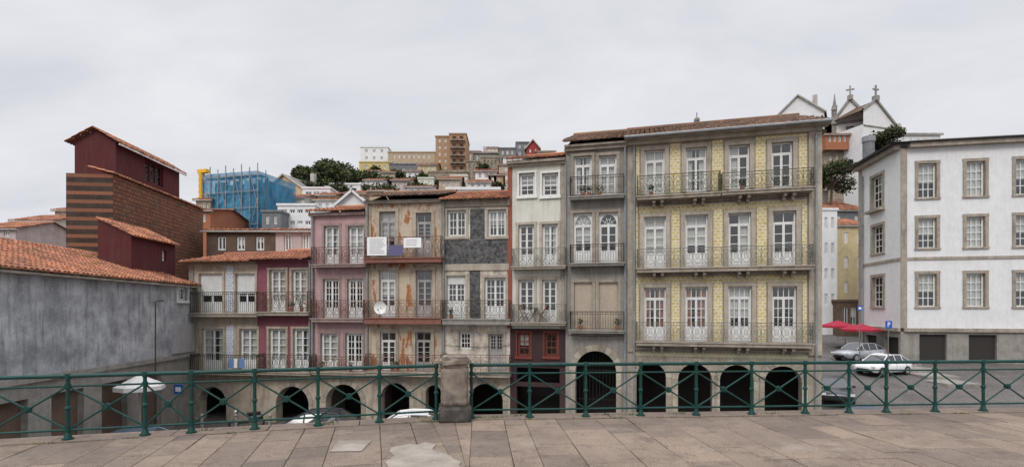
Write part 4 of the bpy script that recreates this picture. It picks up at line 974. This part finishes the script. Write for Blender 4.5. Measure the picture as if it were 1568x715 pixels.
def sign(name,x,y,z,h,w,kind):
    root=empty(name,(x,y,z)); b=MB(); b.seg((0,0,0),(0,0,h),.035,'iron_gray',8); b.box(-w/2,w/2,-.06,-.04,h-w*1.1,h,'sign_blue')
    if kind=='P':
        c=h-w*.55; s=w*.5
        b.box(-s*.35,-s*.15,-.07,-.062,c-s*.7,c+s*.7,'banner_white'); b.box(-s*.15,s*.3,-.07,-.062,c+s*.5,c+s*.7,'banner_white'); b.box(-s*.15,s*.3,-.07,-.062,c-.05*s,c+.15*s,'banner_white'); b.box(s*.2,s*.4,-.07,-.062,c+.15*s,c+.5*s,'banner_white')
    else: b.box(-w*.3,w*.3,-.07,-.062,h-w*.8,h-w*.3,'banner_white')
    b.obj('pole_and_panel',root)
d=34; sign('parking_sign',xat(1360,d),d,RZ(d),zat(491,d)-RZ(d),.45,'P'); d=40; sign('blue_street_sign',xat(1316,d),d,RZ(d),zat(468,d)-RZ(d),.35,'x')
d=26; sign('information_sign',xat(274,d),d,GZ,zat(588,d)-GZ,.45,'x')
b=MB(); d=24; x=xat(238,d); zt=zat(462,d); b.seg((x,d,GZ),(x,d,GZ+1),.06,'iron_dark',8); b.seg((x,d,GZ+1),(x,d,zt),.035,'iron_dark',8,.025); b.seg((x,d,zt),(x+.2,d,zt+.05),.02,'iron_dark',6); b.box(x+.15,x+.35,d-.06,d+.06,zt+.01,zt+.08,'iron_dark'); b.obj('street_lamp')
for k in range(6):
    b=MB(); x=-15.5+k*1.7; y=25.6; b.seg((x,y,GZ),(x,y,GZ+.8),.09,'granite_gray',10,.07); b.ball((x,y,GZ+.85),.1,'granite_gray'); b.obj('bollard')
root=empty('motor_scooter',(xat(378,26.6),26.6,GZ),.5); b=MB()
for sx in (-.6,.6):
    for k in range(14):
        t0=2*math.pi*k/14; t1=2*math.pi*(k+1)/14; b.seg((sx+.2*math.cos(t0),0,.24+.2*math.sin(t0)),(sx+.2*math.cos(t1),0,.24+.2*math.sin(t1)),.05,'rubber',6)
    b.seg((sx,-.03,.24),(sx,.03,.24),.14,'chrome',10,caps=True)
b.seg((-.6,0,.3),(-.42,0,.95),.05,'car_dark',8); b.box(-.45,.1,-.13,.13,.28,.36,'car_dark'); b.seg((.05,0,.45),(.75,0,.55),.17,'car_dark',10,.12,True); b.seg((.0,0,.72),(.65,0,.75),.10,'black',8,.08,True); b.seg((-.42,-.32,.98),(-.42,.32,.98),.025,'black',6); b.face([(-.5,-.16,.35),(-.5,.16,.35),(-.42,.14,.85),(-.42,-.14,.85)],'car_dark'); b.ball((-.5,0,.9),.09,'lamp_clear'); b.obj('scooter_body',root)

# ============ terrace
P=Vector((-1.02,8.98))
def fr(sl): t=Vector((1,sl)).normalized(); return t,Vector((t.y,-t.x))
tL,nL=fr(.27); tR,nR=fr(.065)
bis=(nL+nR).normalized()
def clip(poly,sg):
    out=[]; f=lambda p:((p-P).x*bis.y-(p-P).y*bis.x)*(-1 if sg else 1)
    for i in range(len(poly)):
        a=poly[i]; b_=poly[(i+1)%len(poly)]; fa,fb=f(a),f(b_)
        if fa>=0: out.append(a)
        if (fa>=0)!=(fb>=0): out.append(a+(b_-a)*(fa/(fa-fb)))
    return out
tp=P+tR*3+nR*2; flip=((tp-P).x*bis.y-(tp-P).y*bis.x)>0
def clipR(poly): return clip(poly,not flip)
def clipL(poly): return clip(poly,flip)
def slab(b,poly,z,m='paving',r=None,g=.006,th=.05):
    if len(poly)<3: return
    c=sum(poly,Vector((0,0)))/len(poly)
    def ins(p,q): d=(c-p); return p+d*min(.4,q/max(d.length,.01))
    r=R() if r is None else r
    tx,ty=U(-.005,.005),U(-.005,.005)
    def zz(p): return z+(p.x-c.x)*tx+(p.y-c.y)*ty
    top=[(ins(p,g*2.4).x,ins(p,g*2.4).y,zz(p)) for p in poly]; mid=[(ins(p,g).x,ins(p,g).y,zz(p)-.008) for p in poly]; bot=[(a,b2,z-th) for a,b2,_ in mid]
    b.face(top,m,r)
    for i in range(len(poly)):
        j=(i+1)%len(poly); b.face([mid[i],mid[j],top[j],top[i]],m,r*.6); b.face([bot[i],bot[j],mid[j],mid[i]],m,r*.3)
random.seed(21)
b=MB()
for (t,n_,cl,a0,a1) in ((tR,nR,clipR,-1.5,17),(tL,nL,clipL,-17,1.5)):
    a=a0
    while a<a1:
        w=random.choice((.36,.42,.46,.5,.55,.62,.7)); y=.13
        first=True
        while y<12.5:
            l=U(.5,1.4)
            if first: l=U(.3,1.2); first=False
            if y+l>12.5: l=12.6-y
            q=[P+t*a+n_*y,P+t*(a+w)+n_*(y+U(-.006,.006)),P+t*(a+w)+n_*(y+l),P+t*a+n_*(y+l)]
            slab(b,cl(q),TZ+U(-.006,.006),'paving')
            y+=l
        a+=w
    a=a0
    while a<a1:
        w=U(1.1,1.8); q=[P+t*a-n_*.30,P+t*(a+w)-n_*.30,P+t*(a+w)+n_*.13,P+t*a+n_*.13]; slab(b,cl(q),TZ+.012,'paving',U(.2,.6),th=.3); a+=w
b.obj('terrace_pavement')
b=MB()
A_=P+tL*-17; C_=P+tR*17
for (p,q,nn) in ((A_,P,nL),(P,C_,nR)):
    p2=p-nn*.24; q2=q-nn*.24
    b.face([(p2.x,p2.y,GZ-.1),(q2.x,q2.y,GZ-.1),(q2.x,q2.y,TZ-.2),(p2.x,p2.y,TZ-.2)],'granite')
    b.face([(p2.x,p2.y,TZ-.03),(q2.x,q2.y,TZ-.03),(q2.x,-4,TZ-.03),(p2.x,-4,TZ-.03)],'paving_joint')
b.obj('terrace_wall')
def gp(u,v,z): d=(EYE-z)*FP/(v-HV); return (xat(u,d),d,z)
b=MB(); pts=[(600,684),(612,682),(628,679),(640,680),(650,676),(668,680),(662,686),(664,690),(676,692),(690,697),(694,702),(706,706),(703,712),(715,722),(640,730),(588,722),(594,713),(590,706),(598,701),(604,697),(596,690)]
b.face([gp(u,v,TZ+.012) for u,v in pts],'paving_light'); b.face([gp(u,v,TZ+.014) for u,v in ((519,674),(570,673),(553,690),(505,691))],'paving_light'); b.obj('concrete_patch')
b=MB()
for (u,v) in ((500,651),(645,640),(655,646),(730,640),(760,640),(798,637),(930,636),(962,636),(1040,634),(505,648),(1180,634),(318,660)):
    p=gp(u,v,TZ)
    for k in range(40):
        x=p[0]+random.gauss(0,.08); y=p[1]+random.gauss(0,.03); h=U(.02,.07); a=U(-.03,.03); b.face([(x-.006,y,TZ),(x+.006,y,TZ),(x+a,y+U(-.02,.02),TZ+h)],'grass_green')
for k in range(200):
    x=U(-7,9); tt=tR if x>P.x else tL; y=P.y+(x-P.x)*tt.y/tt.x-.14+random.gauss(0,.01)
    if noise.noise(Vector((x*2,0,0)))<.1: continue
    for q in range(5): a=U(-.02,.02); xx=x+U(-.03,.03); b.face([(xx-.005,y,TZ),(xx+.005,y,TZ),(xx+a,y,TZ+U(.015,.04))],'grass_green')
b.obj('grass_tufts')
def rough_box(name,x0,x1,y0,y1,z0,z1,m,parent,sub=8,amp=.012,bev=.02):
    bm=bmesh.new(); bmesh.ops.create_cube(bm,size=1)
    for v in bm.verts: v.co=Vector((x0+(x1-x0)*(v.co.x+.5),y0+(y1-y0)*(v.co.y+.5),z0+(z1-z0)*(v.co.z+.5)))
    bmesh.ops.bevel(bm,geom=bm.edges[:],offset=bev,segments=2,affect='EDGES'); bmesh.ops.subdivide_edges(bm,edges=bm.edges[:],cuts=sub,use_grid_fill=True)
    for v in bm.verts: v.co+=Vector((noise.noise(v.co*9),noise.noise(v.co*9+Vector((5,0,0))),noise.noise(v.co*9+Vector((0,7,0)))))*amp+Vector((noise.noise(v.co*35),noise.noise(v.co*35+Vector((5,0,0))),0))*amp*.35
    me=bpy.data.meshes.new(name); bm.to_mesh(me); bm.free(); me.materials.append(MATS[m]); me.polygons.foreach_set('use_smooth',[True]*len(me.polygons))
    o=bpy.data.objects.new(name,me); scene.collection.objects.link(o); o.parent=parent
root=empty('stone_pillar',(-1.0,8.95,TZ),.12)
rough_box('base',-.275,.275,-.275,.275,-.02,.26,'pillar_base',root,6,.012)
rough_box('shaft',-.235,.235,-.235,.235,.25,.93,'pillar_stone',root,8,.014,.03)
rough_box('cap',-.265,.265,-.265,.265,.925,1.10,'pillar_stone',root,6,.025,.05)
def railing(name,t,posts):
    root=empty(name,(P.x,P.y,TZ),math.atan2(t.y,t.x)); b=MB(); G='green_paint'
    x0,x1=posts[0],posts[-1]; h=.94
    b.seg((x0,0,h),(x1,0,h),.030,G,10,caps=True); b.seg((x0,0,h-.15),(x1,0,h-.15),.015,G,8); b.seg((x0,0,.15),(x1,0,.15),.017,G,8)
    for p in posts:
        b.seg((p,0,.02),(p,0,h),.026,G,10); b.seg((p,0,.012),(p,0,.035),.075,G,14,caps=True); b.seg((p,0,.035),(p,0,.12),.055,G,12,.03)
        b.seg((p,0,.13),(p,0,.18),.040,G,10); b.seg((p,0,h-.18),(p,0,h-.12),.040,G,10); b.seg((p,0,h-.04),(p,0,h+.035),.040,G,10,caps=True); b.ball((p,0,.47),.042,G,10,6)
    for a,c in zip(posts[:-1],posts[1:]):
        zl,zh=.15,h-.15; m=(a+c)/2; zm=(zl+zh)/2
        b.seg((a,0,zl),(c,0,zh),.014,G,8); b.seg((a,0.004,zh),(c,0.004,zl),.014,G,8)
        b.seg((m,-.025,zm),(m,.025,zm),.050,G,14,caps=True); b.seg((m,-.04,zm),(m,-.025,zm),.026,G,10,caps=True)
    b.obj('rails_and_posts',root,False)
def along(t,u):
    a=Vector(((u-CU)/FP,1)); n_=Vector((-t.y,t.x)); k=P.dot(n_)/a.dot(n_); return (a*k-P).dot(t)
pr=[along(tR,u) for u in (722,811,897,981,1066,1151,1233,1300,1357)]
while pr[-1]<16: pr.append(pr[-1]+.96)
pl=[along(tL,u) for u in (668,581,487,390,293,222)]
while pl[-1]>-15: pl.append(pl[-1]-.98)
railing('iron_railing',tR,pr); railing('iron_railing',tL,sorted(pl))

# ============ world, sun, camera
w=bpy.data.worlds.new('World'); scene.world=w; w.use_nodes=True; n=w.node_tree; n.nodes.clear()
sky=N(n,'ShaderNodeTexSky',sky_type='NISHITA'); sky.sun_disc=False; sky.sun_elevation=math.radians(42); sky.sun_rotation=math.radians(200); sky.dust_density=3
b1=N(n,'ShaderNodeBackground'); b1.inputs[1].default_value=.1; n.links.new(sky.outputs[0],b1.inputs[0])
tc=N(n,'ShaderNodeTexCoord').outputs['Generated']
sp=N(n,'ShaderNodeSeparateXYZ'); n.links.new(tc,sp.inputs[0])
zz=N(n,'ShaderNodeMath',operation='MAXIMUM'); n.links.new(sp.outputs[2],zz.inputs[0]); zz.inputs[1].default_value=0
za=N(n,'ShaderNodeMath',operation='ADD'); n.links.new(zz.outputs[0],za.inputs[0]); za.inputs[1].default_value=.22
vd=N(n,'ShaderNodeVectorMath',operation='DIVIDE'); cb=N(n,'ShaderNodeCombineXYZ')
for i in range(3): n.links.new(za.outputs[0],cb.inputs[i])
n.links.new(tc,vd.inputs[0]); n.links.new(cb.outputs[0],vd.inputs[1])
mp=N(n,'ShaderNodeMapping'); mp.inputs['Scale'].default_value=(.8,1.2,0); mp.inputs['Rotation'].default_value=(0,0,.55); n.links.new(vd.outputs[0],mp.inputs[0])
tn=N(n,'ShaderNodeTexNoise'); tn.inputs['Scale'].default_value=1.5; tn.inputs['Detail'].default_value=10; tn.inputs['Roughness'].default_value=.58; tn.inputs['Distortion'].default_value=.4; n.links.new(mp.outputs[0],tn.inputs['Vector'])
cl=ramp(n,tn.outputs[0],.32,(.68,.695,.75),.66,(.85,.855,.89))
b2=N(n,'ShaderNodeBackground'); n.links.new(cl,b2.inputs[0])
mr=N(n,'ShaderNodeMapRange'); mr.inputs['From Min'].default_value=.52; mr.inputs['From Max'].default_value=.9; mr.inputs['To Min'].default_value=1.0; mr.inputs['To Max'].default_value=2.9; n.links.new(sp.outputs[2],mr.inputs[0]); n.links.new(mr.outputs[0],b2.inputs[1])
mx=N(n,'ShaderNodeMixShader'); mx.inputs[0].default_value=.95; n.links.new(b1.outputs[0],mx.inputs[1]); n.links.new(b2.outputs[0],mx.inputs[2])
wo=N(n,'ShaderNodeOutputWorld'); n.links.new(mx.outputs[0],wo.inputs[0])
sl=bpy.data.lights.new('sun','SUN'); sl.energy=1.5; sl.angle=math.radians(22); sl.color=(1,.965,.91); so=bpy.data.objects.new('sun',sl); scene.collection.objects.link(so)
so.rotation_euler=(math.radians(48),0,math.radians(-20))
cam=bpy.data.cameras.new('camera'); cam.sensor_width=36; cam.lens=36*FP/1568; cam.shift_y=(HV-357.5)/1568; cam.clip_end=4000; cam.clip_start=.1
co=bpy.data.objects.new('camera',cam); co.location=(0,0,EYE); co.rotation_euler=(math.radians(90),0,0); scene.collection.objects.link(co); scene.camera=co
scene.view_settings.view_transform='Standard'; scene.view_settings.look='None'; scene.view_settings.exposure=0
